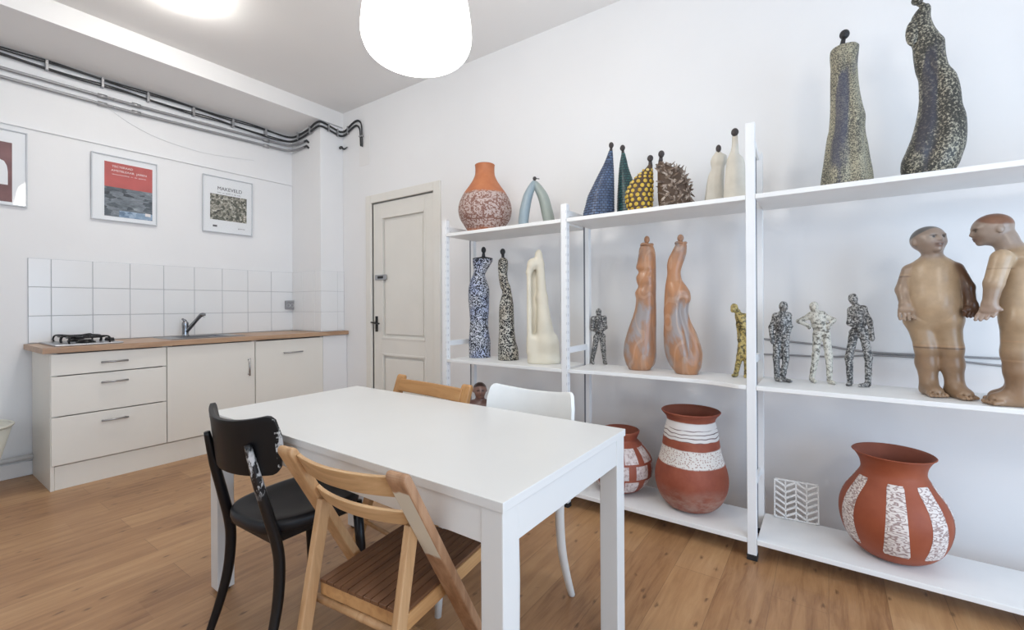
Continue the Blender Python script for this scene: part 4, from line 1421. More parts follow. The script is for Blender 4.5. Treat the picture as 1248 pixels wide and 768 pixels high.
# four small dressed figures on the top shelf, middle bay
def ridged(a, z):
    return 1.0 + 0.030 * (1 - ((z / 0.0150) % 1.0))
t = figure('blue_figurine', 'cone-shaped figurine in a blue scaled dress with tiny dark head', 'figurine', (2.46, 1.093, ZT), [(0.0, -0.096, 0.087), (0.036, -0.09, 0.087), (0.079, -0.078, 0.087), (0.127, -0.066, 0.087), (0.175, -0.044, 0.087), (0.222, -0.021, 0.087), (0.269, 0.003, 0.086), (0.317, 0.028, 0.084), (0.364, 0.048, 0.082), (0.392, 0.058, 0.080)], M['blue_scales'], 0.75, mod=ridged, body='dress', nz=160)
bm = BM(); tube(bm, [(0.069, 0, 0.385), (0.072, 0, 0.412)], [0.010, 0.007], 12); obj('neck', bm, M['dark_head'], t, True)
head_part(t, (0.072, -0.002, 0.424), (0.014, 0.016, 0.018), M['dark_head'])
t = figure('green_figurine', 'cone-shaped figurine in a dark green dress, right of the blue one', 'figurine', (2.565, 0.974, ZT), [(0.0, -0.048, 0.092), (0.048, -0.046, 0.088), (0.114, -0.045, 0.077), (0.161, -0.043, 0.067), (0.209, -0.04, 0.052), (0.257, -0.037, 0.035), (0.304, -0.033, 0.02), (0.352, -0.026, 0.01), (0.388, -0.019, 0.001)], M['green_scales'], 0.8, mod=ridged, body='dress', nz=160)
bm = BM(); tube(bm, [(-0.010, 0, 0.38), (-0.012, 0, 0.408)], [0.010, 0.007], 12); obj('neck', bm, M['dark_head'], t, True)
head_part(t, (-0.013, -0.002, 0.420), (0.015, 0.017, 0.018), M['dark_head'])
yrows = [(0.0, -0.070, 0.050), (0.026, -0.079, 0.052), (0.06, -0.087, 0.054), (0.097, -0.089, 0.055), (0.132, -0.08, 0.056), (0.168, -0.06, 0.056), (0.202, -0.029, 0.055), (0.237, 0.013, 0.054), (0.252, 0.027, 0.054), (0.262, 0.034, 0.052)]
t = figure('yellow_figurine', 'round-bellied figurine covered in yellow studs on the top shelf', 'figurine', (2.44, 0.828, ZT), yrows, M['brown_coat'], 0.72, body='coat')
bm = BM()
zs = [r[0] for r in yrows]
zrow = 0.016
kk = 0
while zrow < 0.245:
    xl = float(np.interp(zrow, zs, [r[1] for r in yrows])); xr = float(np.interp(zrow, zs, [r[2] for r in yrows]))
    cx, rx = (xl + xr) / 2, (xr - xl) / 2
    ry = rx * 0.72
    sr = 0.0110 if zrow < 0.18 else 0.0085
    n = max(4, int(2 * math.pi * (rx + ry) / 2 / (sr * 2.7)))
    for k in range(n):
        a = 2 * math.pi * (k + 0.5 * (kk % 2)) / n
        nn = Vector((math.cos(a) / rx, math.sin(a) / ry, 0)).normalized()
        ball(bm, (cx + rx * math.cos(a), ry * math.sin(a), zrow), (sr, sr * 0.45, sr), 12, nn.to_track_quat('Y', 'Z'))
    zrow += sr * 2.25
    kk += 1
obj('yellow_studs', bm, M['studs'], t, True)
bm = BM(); tube(bm, [(0.043, 0, 0.25), (0.042, 0, 0.285)], [0.012, 0.008], 12); obj('neck', bm, M['dark_head'], t, True)
head_part(t, (0.042, -0.002, 0.293), (0.016, 0.018, 0.018), M['dark_head'])
frows = [(0.0, -0.080, 0.066), (0.031, -0.085, 0.070), (0.067, -0.089, 0.072), (0.111, -0.09, 0.068), (0.164, -0.09, 0.050), (0.21, -0.09, 0.015), (0.234, -0.09, -0.028), (0.254, -0.087, -0.060), (0.272, -0.082, -0.066)]
t = figure('feathered_figurine', 'figurine with a shaggy coat of brown feathers on the top shelf', 'figurine', (2.46, 0.657, ZT), frows, M['brown_coat'], 0.75, body='coat')
bm = BM()
zs = [r[0] for r in frows]
r_ = random.Random(5)
for k in range(420):
    z = r_.uniform(0.008, 0.245)
    xl = float(np.interp(z, zs, [r[1] for r in frows])); xr = float(np.interp(z, zs, [r[2] for r in frows]))
    cx, rx = (xl + xr) / 2, (xr - xl) / 2
    ry = rx * 0.75
    a = r_.uniform(0, 2 * math.pi)
    if math.cos(a) < -0.55:
        continue
    nrm = Vector((math.cos(a) / rx, math.sin(a) / ry, 0.15)).normalized()
    base = Vector((cx + rx * math.cos(a), ry * math.sin(a), z)) - nrm * 0.003
    tang = (Vector((r_.uniform(-1, 1), r_.uniform(-1, 1), r_.uniform(-0.9, 0.7))))
    tang = (tang - nrm * tang.dot(nrm)).normalized()
    L = r_.uniform(0.024, 0.052)
    w = r_.uniform(0.004, 0.0075)
    side = tang.cross(nrm)
    lift = r_.uniform(0.25, 0.75)
    prev = None
    for s in (0, 0.35, 0.7, 1.0):
        p = base + tang * L * s + nrm * L * lift * (s - 0.35 * s * s)
        p.z = max(p.z, 0.009)
        ww = w * (0.55 + 0.9 * s * (1.25 - s)) if s < 1 else w * 0.15
        cur = [bm.verts.new(p + side * ww), bm.verts.new(p + nrm * 0.0015), bm.verts.new(p - side * ww)]
        if prev:
            bm.faces.new((prev[0], prev[1], cur[1], cur[0])); bm.faces.new((prev[1], prev[2], cur[2], cur[1]))
        prev = cur
o = obj('feather_coat', bm, M['feathers'], t, False)
sd = o.modifiers.new('thick', 'SOLIDIFY'); sd.thickness = 0.0008
bm = BM(); tube(bm, [(-0.074, 0, 0.26), (-0.071, 0, 0.292)], [0.012, 0.008], 12); obj('neck', bm, M['dark_head'], t, True)
head_part(t, (-0.070, -0.002, 0.301), (0.016, 0.018, 0.019), M['dark_head'])
# white pair
t = figure('white_figurine', 'shorter white robed figurine with dark head, left one of a close pair', 'figurine', (2.535, 0.482, ZT), [(0.0, -0.050, 0.048), (0.032, -0.046, 0.048), (0.084, -0.040, 0.046), (0.125, -0.035, 0.046), (0.166, -0.027, 0.048), (0.205, -0.012, 0.050), (0.235, -0.016, 0.062), (0.262, -0.008, 0.060), (0.281, 0.005, 0.038), (0.29, 0.012, 0.030)], M['whitestone'], 0.7, mod=lambda a, z: 1 + 0.035 * math.sin(a * 7 + z * 9), body='robe')
head_part(t, (0.023, -0.004, 0.303), (0.013, 0.015, 0.020), M['dark_head'])
t = figure('white_figurine', 'taller white robed figurine with dark head, next to the tall post', 'figurine', (2.46, 0.366, ZT), [(0.0, -0.058, 0.060), (0.034, -0.056, 0.058), (0.083, -0.053, 0.051), (0.132, -0.050, 0.044), (0.18, -0.046, 0.040), (0.213, -0.040, 0.031), (0.238, -0.03, 0.014), (0.262, -0.021, 0.012), (0.294, -0.017, 0.01), (0.325, -0.016, 0.009)], M['whitestone'], 0.75, mod=lambda a, z: 1 + 0.035 * math.sin(a * 6 - z * 11), body='robe')
head_part(t, (-0.004, -0.004, 0.343), (0.017, 0.018, 0.020), M['dark_head'])

# orange pair
def groove_mod(a0, width, amp, z0, z1):
    def f(a, z):
        d = math.atan2(math.sin(a - a0), math.cos(a - a0))
        env = max(0.0, min(1.0, (z - z0) / 0.08)) * max(0.0, min(1.0, (z1 - z) / 0.06))
        return 1 - amp * env * math.exp(-(d / width) ** 2)
    return f
t = figure('orange_figure', 'orange-brown smoked clay figure with rippled left side', 'sculpture', (2.56, 0.862, ZM), [(0.0, -0.087, 0.03), (0.038, -0.106, 0.058), (0.089, -0.116, 0.065), (0.141, -0.113, 0.065), (0.206, -0.097, 0.065), (0.258, -0.08, 0.066), (0.31, -0.062, 0.066), (0.362, -0.049, 0.066), (0.407, -0.045, 0.065), (0.439, -0.051, 0.065), (0.48, -0.033, 0.066), (0.504, -0.041, 0.066), (0.529, -0.044, 0.066), (0.562, -0.03, 0.066), (0.584, -0.044, 0.066), (0.62, -0.037, 0.065), (0.658, -0.031, 0.064), (0.690, -0.027, 0.058), (0.708, -0.020, 0.052)], M['orange'], 0.8, dmin=0.035)
bm = BM()
tube(bm, [(0.017 + 0.030 * math.cos(a), 0.026 * math.sin(a), 0.716 + 0.004 * math.sin(2 * a)) for a in np.linspace(0, 2 * math.pi, 25)], 0.008, 10)
obj('collar', bm, M['orange'], t, True)
head_part(t, (0.017, -0.004, 0.745), (0.016, 0.018, 0.022), M['orange'])
t = figure('orange_figure', 'orange-brown smoked clay figure with a hollow waist, right one of the pair', 'sculpture', (2.535, 0.627, ZM), [(0.0, -0.05, 0.062), (0.045, -0.083, 0.078), (0.106, -0.106, 0.084), (0.154, -0.112, 0.075), (0.215, -0.114, 0.056), (0.288, -0.111, 0.024), (0.337, -0.112, 0.013), (0.374, -0.11, 0.017), (0.404, -0.109, 0.027), (0.435, -0.107, 0.024), (0.472, -0.104, 0.005), (0.509, -0.098, -0.018), (0.546, -0.093, -0.024), (0.582, -0.094, -0.016), (0.619, -0.088, -0.003), (0.655, -0.072, 0.006), (0.691, -0.054, 0.008), (0.705, -0.047, 0.004)], M['orange'], 0.8, dmin=0.035, mod=groove_mod(-math.pi / 2 + 0.5, 0.32, 0.30, 0.05, 0.45))
bm = BM()
tube(bm, [(-0.022 + 0.026 * math.cos(a), 0.024 * math.sin(a), 0.706 + 0.003 * math.sin(2 * a)) for a in np.linspace(0, 2 * math.pi, 25)], 0.007, 10)
obj('collar', bm, M['orange'], t, True)
head_part(t, (-0.024, -0.004, 0.732), (0.017, 0.018, 0.021), M['orange'])

# speckled pair on the top shelf, right bay
def ridges(a, z):
    return 1 + 0.075 * math.sin(a * 6 + 1.0) * max(0.25, 1 - z / 0.7) + (0.0 if z > 0.58 else -0.14 * math.exp(-((math.atan2(math.sin(a + 1.35), math.cos(a + 1.35))) / 0.22) ** 2))
t = figure('speckled_figure', 'tall straight-robed speckled figure with small dark head and shut neck ring', 'sculpture', (2.475, -0.070, ZT), [(0.0, -0.090, 0.094), (0.019, -0.088, 0.092), (0.066, -0.084, 0.089), (0.125, -0.077, 0.081), (0.183, -0.071, 0.075), (0.242, -0.064, 0.067), (0.265, -0.059, 0.066), (0.305, -0.056, 0.068), (0.358, -0.054, 0.059), (0.418, -0.054, 0.05), (0.477, -0.054, 0.045), (0.536, -0.053, 0.043), (0.594, -0.055, 0.047), (0.619, -0.053, 0.049), (0.629, -0.046, 0.043), (0.636, -0.03, 0.02)], M['speckle'], 0.75, mod=ridges, body='robe')
bm = BM()
tube(bm, smooth_path([(-0.010, 0, 0.63), (-0.008, -0.002, 0.650), (-0.004, -0.004, 0.668)]), [0.013, 0.009, 0.008], 12)
obj('neck', bm, M['blackclay'], t, True)
head_part(t, (-0.002, -0.006, 0.680), (0.019, 0.020, 0.020), M['blackclay'])
t = figure('speckled_figure', 'tallest speckled figure, twisting robe and bowed head, at the top right', 'sculpture', (2.475, -0.356, ZT), [(0.0, -0.088, 0.058), (0.023, -0.097, 0.063), (0.048, -0.103, 0.075), (0.074, -0.102, 0.082), (0.124, -0.086, 0.094), (0.175, -0.069, 0.097), (0.227, -0.057, 0.095), (0.281, -0.048, 0.084), (0.334, -0.044, 0.08), (0.4, -0.045, 0.068), (0.449, -0.055, 0.045), (0.505, -0.061, 0.037), (0.55, -0.064, 0.035), (0.576, -0.072, 0.022), (0.624, -0.074, 0.002), (0.667, -0.067, -0.006), (0.696, -0.051, -0.005), (0.712, -0.036, -0.011)], M['speckle2'], 0.78, dmin=0.04, mod=groove_mod(-math.pi / 2 - 0.05, 0.25, 0.28, 0.0, 0.52), body='robe')
bm = BM()
ball(bm, (-0.062, -0.030, 0.600), (0.022, 0.016, 0.052), 16)
obj('shoulder_fold', bm, M['speckle2'], t, True)
bm = BM()
tube(bm, smooth_path([(-0.024, 0, 0.70), (-0.035, -0.01, 0.715), (-0.044, -0.012, 0.722)]), [0.014, 0.010, 0.009], 12)
obj('neck', bm, M['speckle2'], t, True)
head_part(t, (-0.046, -0.014, 0.736), (0.020, 0.021, 0.018), M['speckle2'])

# --- small standing men (skeleton in metres, x across, z up)
def little_man(label, at, J, mat, name='standing_figurine', th=1.0, extra=(), fz=0.0):
    t = thing(name, label, 'figurine', at, facing(at[0], at[1]))
    g = lambda k, y=0.0: (J[k][0], y, J[k][1])
    hd = J['head']
    pr = [ell((hd[0], -0.004, hd[1]), (0.0185, 0.0205, 0.0235), k=0.006),
          ell((hd[0] + J.get('look', 0.004), -0.014, hd[1] - 0.012), (0.0125, 0.011, 0.0125), k=0.006),
          ell((hd[0] + J.get('look', 0.004) * 1.6, -0.026, hd[1] - 0.005), (0.0038, 0.0045, 0.006), k=0.003),
          cap((hd[0], 0.0, hd[1] - 0.012), g('neck', 0.002), 0.010, 0.012, k=0.006)]
    sx = (np.array(J['shL']) + np.array(J['shR'])) / 2
    hx = (np.array(J['hipL']) + np.array(J['hipR'])) / 2
    pr += [cap(g('shL', 0.002), g('shR', 0.002), 0.0155, 0.0155, k=0.012),
           cap((sx[0], 0.0, sx[1] - 0.015), (hx[0], 0.0, hx[1] + 0.03), 0.026, 0.022, k=0.014),
           ell(((sx[0] + hx[0]) / 2, 0.0, (sx[1] * 0.6 + hx[1] * 0.4)), (0.031, 0.021, 0.050), k=0.012),
           cap(g('hipL'), g('hipR'), 0.017, 0.017, k=0.012)]
    for s in 'LR':
        ya, yh = J.get('ya' + s, 0.0), J.get('yh' + s, -0.012)
        pr += [cap(g('sh' + s, 0.0), g('el' + s, ya), 0.0130 * th, 0.0108 * th, k=0.008), cap(g('el' + s, ya), g('ha' + s, yh), 0.0108 * th, 0.0085 * th, k=0.006),
               ell((J['ha' + s][0], yh, J['ha' + s][1] - 0.006), (0.0075, 0.0075, 0.011), k=0.005)]
        yk = J.get('yk' + s, -0.006)
        pr += [cap(g('hip' + s), g('kn' + s, yk), 0.0185 * th, 0.0150 * th, k=0.009), cap(g('kn' + s, yk), (J['an' + s][0], 0.004, max(J['an' + s][1], 0.016)), 0.0150 * th, 0.0115 * th, k=0.008),
               cap((J['an' + s][0], 0.006, 0.010), (J['toe' + s][0], -0.022, 0.008), 0.0105, 0.0085, k=0.008)]
    pr += list(extra)
    sculpt('body', pr, 0.0036, mat, t, wobble=0.0012, wscale=130, floor_cut=0.0)
    return t
little_man('small black-white clay man with hanging arms, nearest the tall post', (2.524, 0.191, ZM), dict(head=(0.018, 0.364), neck=(0.014, 0.336), shL=(-0.014, 0.316), shR=(0.037, 0.319), elL=(-0.034, 0.258), haL=(-0.029, 0.196), elR=(0.045, 0.266), haR=(0.036, 0.222), hipL=(-0.007, 0.214), hipR=(0.024, 0.216), knL=(-0.012, 0.113), knR=(0.027, 0.116), anL=(-0.010, 0.017), anR=(0.017, 0.030), toeL=(0.008, 0.0), toeR=(0.044, 0.0), look=0.006), M['spec_small'])
little_man('small pale clay man with hands on his hips and elbows out', (2.576, 0.028, ZM), dict(head=(-0.024, 0.361), neck=(-0.018, 0.338), shL=(-0.036, 0.319), shR=(0.007, 0.324), elL=(-0.085, 0.289), haL=(-0.043, 0.268), elR=(0.052, 0.297), haR=(0.033, 0.268), hipL=(-0.010, 0.230), hipR=(0.022, 0.233), knL=(-0.018, 0.127), knR=(0.033, 0.130), anL=(-0.033, 0.02), anR=(0.036, 0.02), toeL=(-0.020, 0.0), toeR=(0.052, 0.0), look=0.005, yaL=0.004, yaR=0.004), M['spec_pale'])
little_man('small dark clay man leaning forward with a hand across his belly, third of the row', (2.564, -0.110, ZM), dict(head=(-0.014, 0.397), neck=(-0.004, 0.369), shL=(-0.020, 0.345), shR=(0.022, 0.350), elL=(-0.028, 0.285), haL=(0.010, 0.262), elR=(0.046, 0.292), haR=(0.054, 0.222), hipL=(-0.010, 0.243), hipR=(0.022, 0.245), knL=(-0.030, 0.127), knR=(0.040, 0.135), anL=(-0.026, 0.02), anR=(0.038, 0.02), toeL=(-0.034, 0.0), toeR=(0.010, 0.0), look=0.0, yhL=-0.03, yaL=-0.012), M['spec_small'])
little_man('small dark clay man with folded hands, left of the orange pair', (2.640, 1.184, ZM), dict(head=(0.004, 0.328), neck=(0.005, 0.303), shL=(-0.029, 0.287), shR=(0.039, 0.290), elL=(-0.037, 0.220), haL=(-0.010, 0.208), elR=(0.047, 0.230), haR=(0.020, 0.208), hipL=(-0.010, 0.170), hipR=(0.028, 0.173), knL=(-0.024, 0.089), knR=(0.032, 0.090), anL=(-0.038, 0.016), anR=(0.040, 0.016), toeL=(-0.028, 0.0), toeR=(0.048, 0.0), look=0.0, yhL=-0.03, yhR=-0.03, yaL=-0.008, yaR=-0.008), M['spec_small'])
little_man('small golden clay man bowing his head, right of the orange pair', (2.560, 0.388, ZM), dict(head=(-0.004, 0.354), neck=(0.012, 0.337), shL=(0.014, 0.316), shR=(0.046, 0.310), elL=(0.018, 0.255), haL=(0.017, 0.194), elR=(0.062, 0.256), haR=(0.056, 0.20), hipL=(0.032, 0.197), hipR=(0.052, 0.197), knL=(0.020, 0.103), knR=(0.052, 0.105), anL=(0.002, 0.018), anR=(0.050, 0.016), toeL=(-0.012, 0.0), toeR=(0.044, 0.0), look=-0.006), M['spec_gold'])

# --- two large child statues
BODY = (0.37, 0.26, 0.16)
BODY_L = (0.46, 0.335, 0.215)
ARM = (0.31, 0.22, 0.155)
DARKARM = (0.10, 0.05, 0.028)
LEG = (0.275, 0.175, 0.105)
FACE = (0.32, 0.245, 0.195)
CAPC = (0.13, 0.125, 0.12)
BAND = (0.13, 0.075, 0.05)
GROOVES = []
def foot(ankle, toe_dir, L, w, c, h=0.022):
    """sole block, instep and five toes; toe_dir is a unit xy vector"""
    ax, ay, az = ankle
    dx, dy = toe_dir
    sx, sy = -dy, dx
    pr = [cap((ax - dx * 0.012, ay - dy * 0.012, 0.022), (ax + dx * L * 0.62, ay + dy * L * 0.62, 0.016), 0.026 * w, 0.024 * w, k=0.014, c=c),
          cap((ax, ay, 0.05), (ax + dx * L * 0.6, ay + dy * L * 0.6, 0.020), 0.024 * w, 0.018 * w, k=0.015, c=c)]
    for i in range(5):
        o = (i - 2) * 0.0118 * w
        ll = L * (1.0 - 0.05 * abs(i - 1))
        if i < 4:
            og = o + 0.0059 * w
            GROOVES.append(cap((ax + dx * L * 0.74 + sx * og, ay + dy * L * 0.74 + sy * og, 0.021), (ax + dx * L * 1.08 + sx * og * 1.12, ay + dy * L * 1.08 + sy * og * 1.12, 0.010), 0.0022, 0.0030, k=0.004, op='sub'))
        pr.append(cap((ax + dx * L * 0.62 + sx * o, ay + dy * L * 0.62 + sy * o, 0.014), (ax + dx * ll + sx * o * 1.12, ay + dy * ll + sy * o * 1.12, 0.0085), 0.0075 * w, 0.0068 * w, k=0.003, c=tuple(min(1, q * 1.15) for q in c)))
    pr += GROOVES
    GROOVES.clear()
    return pr
def hand(wrist, palm, tip, side, c, r=1.0):
    """palm, four fingers and a thumb hanging from wrist to tip; side = thumb direction"""
    w, p, t = (np.array(q, float) for q in (wrist, palm, tip))
    d = t - p
    n = np.cross(d, np.array(side, float)); n /= np.linalg.norm(n)
    s = np.array(side, float) / np.linalg.norm(side)
    pr = [ell((w + p) / 2, (0.021 * r, 0.015 * r, 0.026 * r), k=0.01, c=c), cap(p - s * 0.013 * r, p + s * 0.013 * r, 0.0115 * r, 0.0115 * r, k=0.008, c=c)]
    for i in range(4):
        o = (i - 1.5) * 0.0125 * r
        L = (0.95, 1.05, 1.0, 0.82)[i]
        a = p + s * o + d * 0.15
        m_ = p + s * o * 1.1 + d * 0.6 * L
        e = p + s * o * 1.05 + d * L + n * 0.004
        pr += [cap(a, m_, 0.0066 * r, 0.0061 * r, k=0.0016, c=c), cap(m_, e, 0.0061 * r, 0.0050 * r, k=0.0016, c=c)]
    pr += [cap((w + p) / 2 + s * 0.012 * r, p + s * 0.030 * r + d * 0.2, 0.0072 * r, 0.006 * r, k=0.004, c=c)]
    return pr

def head_prims(hc, f, R, skin, lip, cap_c=None, eye=(0.42, 0.39, 0.35), cap_u=0.55, cap_r=0.62):
    f = Vector(f).normalized()
    sd_ = f.cross(Vector((0, 0, 1))).normalized()
    up = sd_.cross(f)
    rot = Matrix((sd_, f, up)).transposed().to_quaternion()
    hc = Vector(hc)
    def P(ff, ss, uu): return tuple(hc + (f * ff + sd_ * ss + up * uu) * R)
    def E(ff, ss, uu, rs, rf, ru, k=0.12, c=skin, op='add'):
        return ell(P(ff, ss, uu), (rs * R, rf * R, ru * R), k=k * R, c=c, op=op, rot=rot)
    pr = [E(-0.05, 0, 0.12, 0.94, 1.06, 0.90, 0.3), E(0.25, 0, -0.25, 0.74, 0.78, 0.84, 0.3)]
    for s in (-1, 1):
        pr += [E(0.58, s * 0.42, -0.30, 0.26, 0.26, 0.24, 0.2), E(-0.08, s * 0.92, -0.15, 0.12, 0.20, 0.27, 0.08),
               E(0.84, s * 0.34, 0.20, 0.24, 0.12, 0.07, 0.1)]
    pr += [cap(P(0.93, 0, 0.08), P(1.08, 0, -0.20), 0.08 * R, 0.13 * R, k=0.12 * R, c=skin), E(1.0, 0.12, -0.25, 0.09, 0.10, 0.08, 0.06), E(1.0, -0.12, -0.25, 0.09, 0.10, 0.08, 0.06),
           E(0.95, 0, -0.49, 0.27, 0.15, 0.075, 0.05, lip), E(0.92, 0, -0.63, 0.23, 0.15, 0.085, 0.05, lip), E(0.74, 0, -0.84, 0.26, 0.22, 0.20, 0.15)]
    for s in (-1, 1):
        pr += [E(1.0, s * 0.33, 0.02, 0.19, 0.14, 0.12, 0.08, skin, 'sub'), E(0.86, s * 0.33, 0.02, 0.15, 0.11, 0.095, 0.03, eye),
               E(0.9, s * 0.33, 0.02, 0.085, 0.3, 0.085, c=(0.015, 0.013, 0.012), op='paint'), E(0.9, s * 0.33, 0.105, 0.20, 0.25, 0.05, c=tuple(q * 0.35 for q in skin), op='paint')]
    pr += [E(1.0, 0, -0.56, 0.25, 0.25, 0.022, c=tuple(q * 0.3 for q in skin), op='paint')]
    if cap_c:
        pr += [E(-0.28, 0, cap_u, 1.1, 1.08, cap_r, c=cap_c, op='paint')]
    return pr

def boy_left():
    at = (2.475, -0.380, ZM)
    t = thing('child_statue', 'brown clay child statue looking up sideways, dark right arm', 'statue', at, facing(at[0], at[1]))
    pr = []
    # trunk
    pr += [ell((-0.030, 0.0, 0.455), (0.082, 0.062, 0.105), k=0.03, c=BODY_L), ell((-0.024, -0.012, 0.375), (0.078, 0.066, 0.085), k=0.03, c=BODY_L),
           ell((-0.030, 0.008, 0.520), (0.068, 0.048, 0.040), k=0.03, c=BODY), cap((-0.075, 0.004, 0.315), (0.015, 0.004, 0.315), 0.048, 0.048, k=0.03, c=BODY_L),
           cap((-0.030, 0.004, 0.545), (-0.030, 0.0, 0.585), 0.034, 0.031, k=0.02, c=FACE)]
    # head, turned to the statue's left and tipped up
    pr += head_prims((-0.042, 0.0, 0.630), (0.60, -0.78, 0.16), 0.0565, FACE, (0.17, 0.10, 0.08), CAPC, (0.34, 0.31, 0.27))
    # viewer-left arm: hand resting on the hip
    pr += [cap((-0.098, 0.002, 0.508), (-0.121, -0.008, 0.430), 0.029, 0.025, k=0.012, c=ARM), cap((-0.121, -0.008, 0.430), (-0.114, -0.034, 0.372), 0.0245, 0.018, k=0.008, c=ARM)]
    pr += hand((-0.114, -0.034, 0.372), (-0.110, -0.046, 0.345), (-0.106, -0.056, 0.305), (1, 0.1, 0), ARM, 1.05)
    # viewer-right arm, dark, held out from the body, closed hand
    pr += [cap((0.036, 0.006, 0.508), (0.069, 0.004, 0.435), 0.028, 0.024, k=0.010, c=DARKARM), cap((0.069, 0.004, 0.435), (0.078, -0.012, 0.372), 0.023, 0.018, k=0.008, c=DARKARM)]
    pr += hand((0.078, -0.012, 0.368), (0.081, -0.022, 0.350), (0.076, -0.034, 0.322), (-0.7, -0.7, 0), DARKARM, 1.05)
    # legs
    for s, (hx, kx, ax_) in ((-1, (-0.068, -0.050, -0.042)), (1, (0.010, 0.024, 0.034))):
        pr += [cap((hx, 0.004, 0.300), (kx, -0.002, 0.195), 0.047, 0.036, k=0.022, c=BODY), cap((kx, -0.002, 0.195), (kx + 0.002, 0.008, 0.130), 0.036, 0.036, k=0.015, c=LEG), cap((kx + 0.002, 0.008, 0.130), (ax_, 0.008, 0.045), 0.035, 0.028, k=0.015, c=LEG)]
        ang = math.radians(-62 if s < 0 else -50)
        pr += foot((ax_, 0.004, 0.03), (math.cos(ang), math.sin(ang)), 0.072, 1.05, LEG)
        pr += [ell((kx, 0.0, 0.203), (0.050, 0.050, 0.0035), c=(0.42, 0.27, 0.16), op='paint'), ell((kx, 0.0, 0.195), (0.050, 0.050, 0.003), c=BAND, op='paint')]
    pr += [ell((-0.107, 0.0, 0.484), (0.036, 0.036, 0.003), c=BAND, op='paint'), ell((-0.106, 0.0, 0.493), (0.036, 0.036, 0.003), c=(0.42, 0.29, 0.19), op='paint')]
    # groin creases
    pr += [cap((-0.095, -0.056, 0.335), (-0.030, -0.058, 0.278), 0.004, 0.004, k=0.006, op='sub'), cap((0.045, -0.056, 0.335), (-0.020, -0.058, 0.278), 0.004, 0.004, k=0.006, op='sub')]
    sculpt('body', pr, 0.0031, M['tint'], t, BODY, floor_cut=0.0)
boy_left()

def boy_right():
    at = (2.420, -0.512, ZM)
    # local frame: faces -x (towards the other statue) with a slight turn to the room
    t = thing('child_statue', 'brown clay child statue in profile bowing to the other, at the right edge', 'statue', at, facing(at[0], at[1]))
    S_CAP = (0.20, 0.095, 0.055)
    pr = []
    pr += [ell((0.068, 0.012, 0.470), (0.062, 0.070, 0.105), k=0.03, c=BODY_L), ell((0.065, 0.0, 0.375), (0.066, 0.072, 0.085), k=0.03, c=BODY_L), ell((0.060, 0.012, 0.535), (0.058, 0.078, 0.042), k=0.03, c=BODY),
           cap((0.070, -0.028, 0.310), (0.070, 0.040, 0.310), 0.052, 0.052, k=0.03, c=BODY_L), cap((0.045, 0.0, 0.56), (0.028, 0.0, 0.612), 0.036, 0.036, k=0.02, c=FACE)]
    pr += head_prims((-0.004, 0.0, 0.652), (-0.93, -0.30, -0.16), 0.0545, FACE, (0.17, 0.10, 0.08), S_CAP, (0.22, 0.19, 0.16), 0.50, 0.66)
    # near arm hanging forward, hand open in front
    pr += [cap((0.020, -0.070, 0.535), (0.000, -0.084, 0.445), 0.032, 0.028, k=0.012, c=BODY_L), cap((0.000, -0.084, 0.445), (-0.010, -0.088, 0.372), 0.027, 0.020, k=0.008, c=ARM)]
    pr += hand((-0.010, -0.088, 0.370), (-0.012, -0.090, 0.350), (-0.026, -0.094, 0.314), (1, 0, 0.2), (0.36, 0.26, 0.2), 1.1)
    # far arm
    pr += [cap((0.040, 0.085, 0.535), (0.060, 0.095, 0.445), 0.031, 0.027, k=0.02, c=ARM), cap((0.060, 0.095, 0.445), (0.050, 0.095, 0.375), 0.026, 0.020, k=0.012, c=ARM)]
    pr += hand((0.050, 0.095, 0.370), (0.047, 0.095, 0.350), (0.040, 0.095, 0.318), (1, 0, 0), ARM)
    for y in (-0.030, 0.045):
        pr += [cap((0.064, y, 0.300), (0.056, y, 0.190), 0.051, 0.041, k=0.02, c=BODY), cap((0.056, y, 0.190), (0.060, y, 0.125), 0.041, 0.039, k=0.012, c=LEG), cap((0.060, y, 0.125), (0.060, y, 0.045), 0.038, 0.032, k=0.012, c=LEG)]
        pr += foot((0.056, y, 0.03), (-0.94, -0.34 if y < 0 else -0.2), 0.082, 1.15, LEG)
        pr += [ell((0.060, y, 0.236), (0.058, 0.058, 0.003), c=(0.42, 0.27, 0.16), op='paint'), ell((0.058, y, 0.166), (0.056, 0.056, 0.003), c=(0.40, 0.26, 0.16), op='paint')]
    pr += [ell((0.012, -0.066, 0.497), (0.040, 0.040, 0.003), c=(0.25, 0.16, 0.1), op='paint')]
    sculpt('body', pr, 0.0031, M['tint'], t, BODY, floor_cut=0.0)
boy_right()

def bust():
    at = (2.47, 2.005, ZB)
    t = thing('bust_statue', 'dark reddish-brown bust of a child peeping over the table from the bottom shelf', 'statue', at, facing(at[0], at[1]))
    C1, C2, C3 = (0.13, 0.065, 0.052), (0.055, 0.03, 0.026), (0.27, 0.15, 0.115)
    pr = [cap((-0.06, 0.0, 0.365), (0.06, 0.0, 0.365), 0.05, 0.05, k=0.03, c=C1), ell((0, 0, 0.24), (0.10, 0.07, 0.16), k=0.04, c=C1), cap((0, 0, 0.02), (0, 0, 0.12), 0.10, 0.085, k=0.04, c=C1),
          cap((-0.098, 0.0, 0.34), (-0.105, -0.02, 0.20), 0.034, 0.028, k=0.02, c=C1), cap((0.098, 0.0, 0.34), (0.105, -0.02, 0.20), 0.034, 0.028, k=0.02, c=C1),
          cap((0, 0.0, 0.40), (0, -0.004, 0.44), 0.030, 0.030, k=0.02, c=C1),]
    pr += head_prims((0, 0.0, 0.486), (0.08, -1.0, -0.06), 0.050, C3, C1, C2, (0.05, 0.035, 0.03), 0.62, 0.60)
    sculpt('body', pr, 0.0045, M['tint'], t, C1, floor_cut=0.0)
bust()

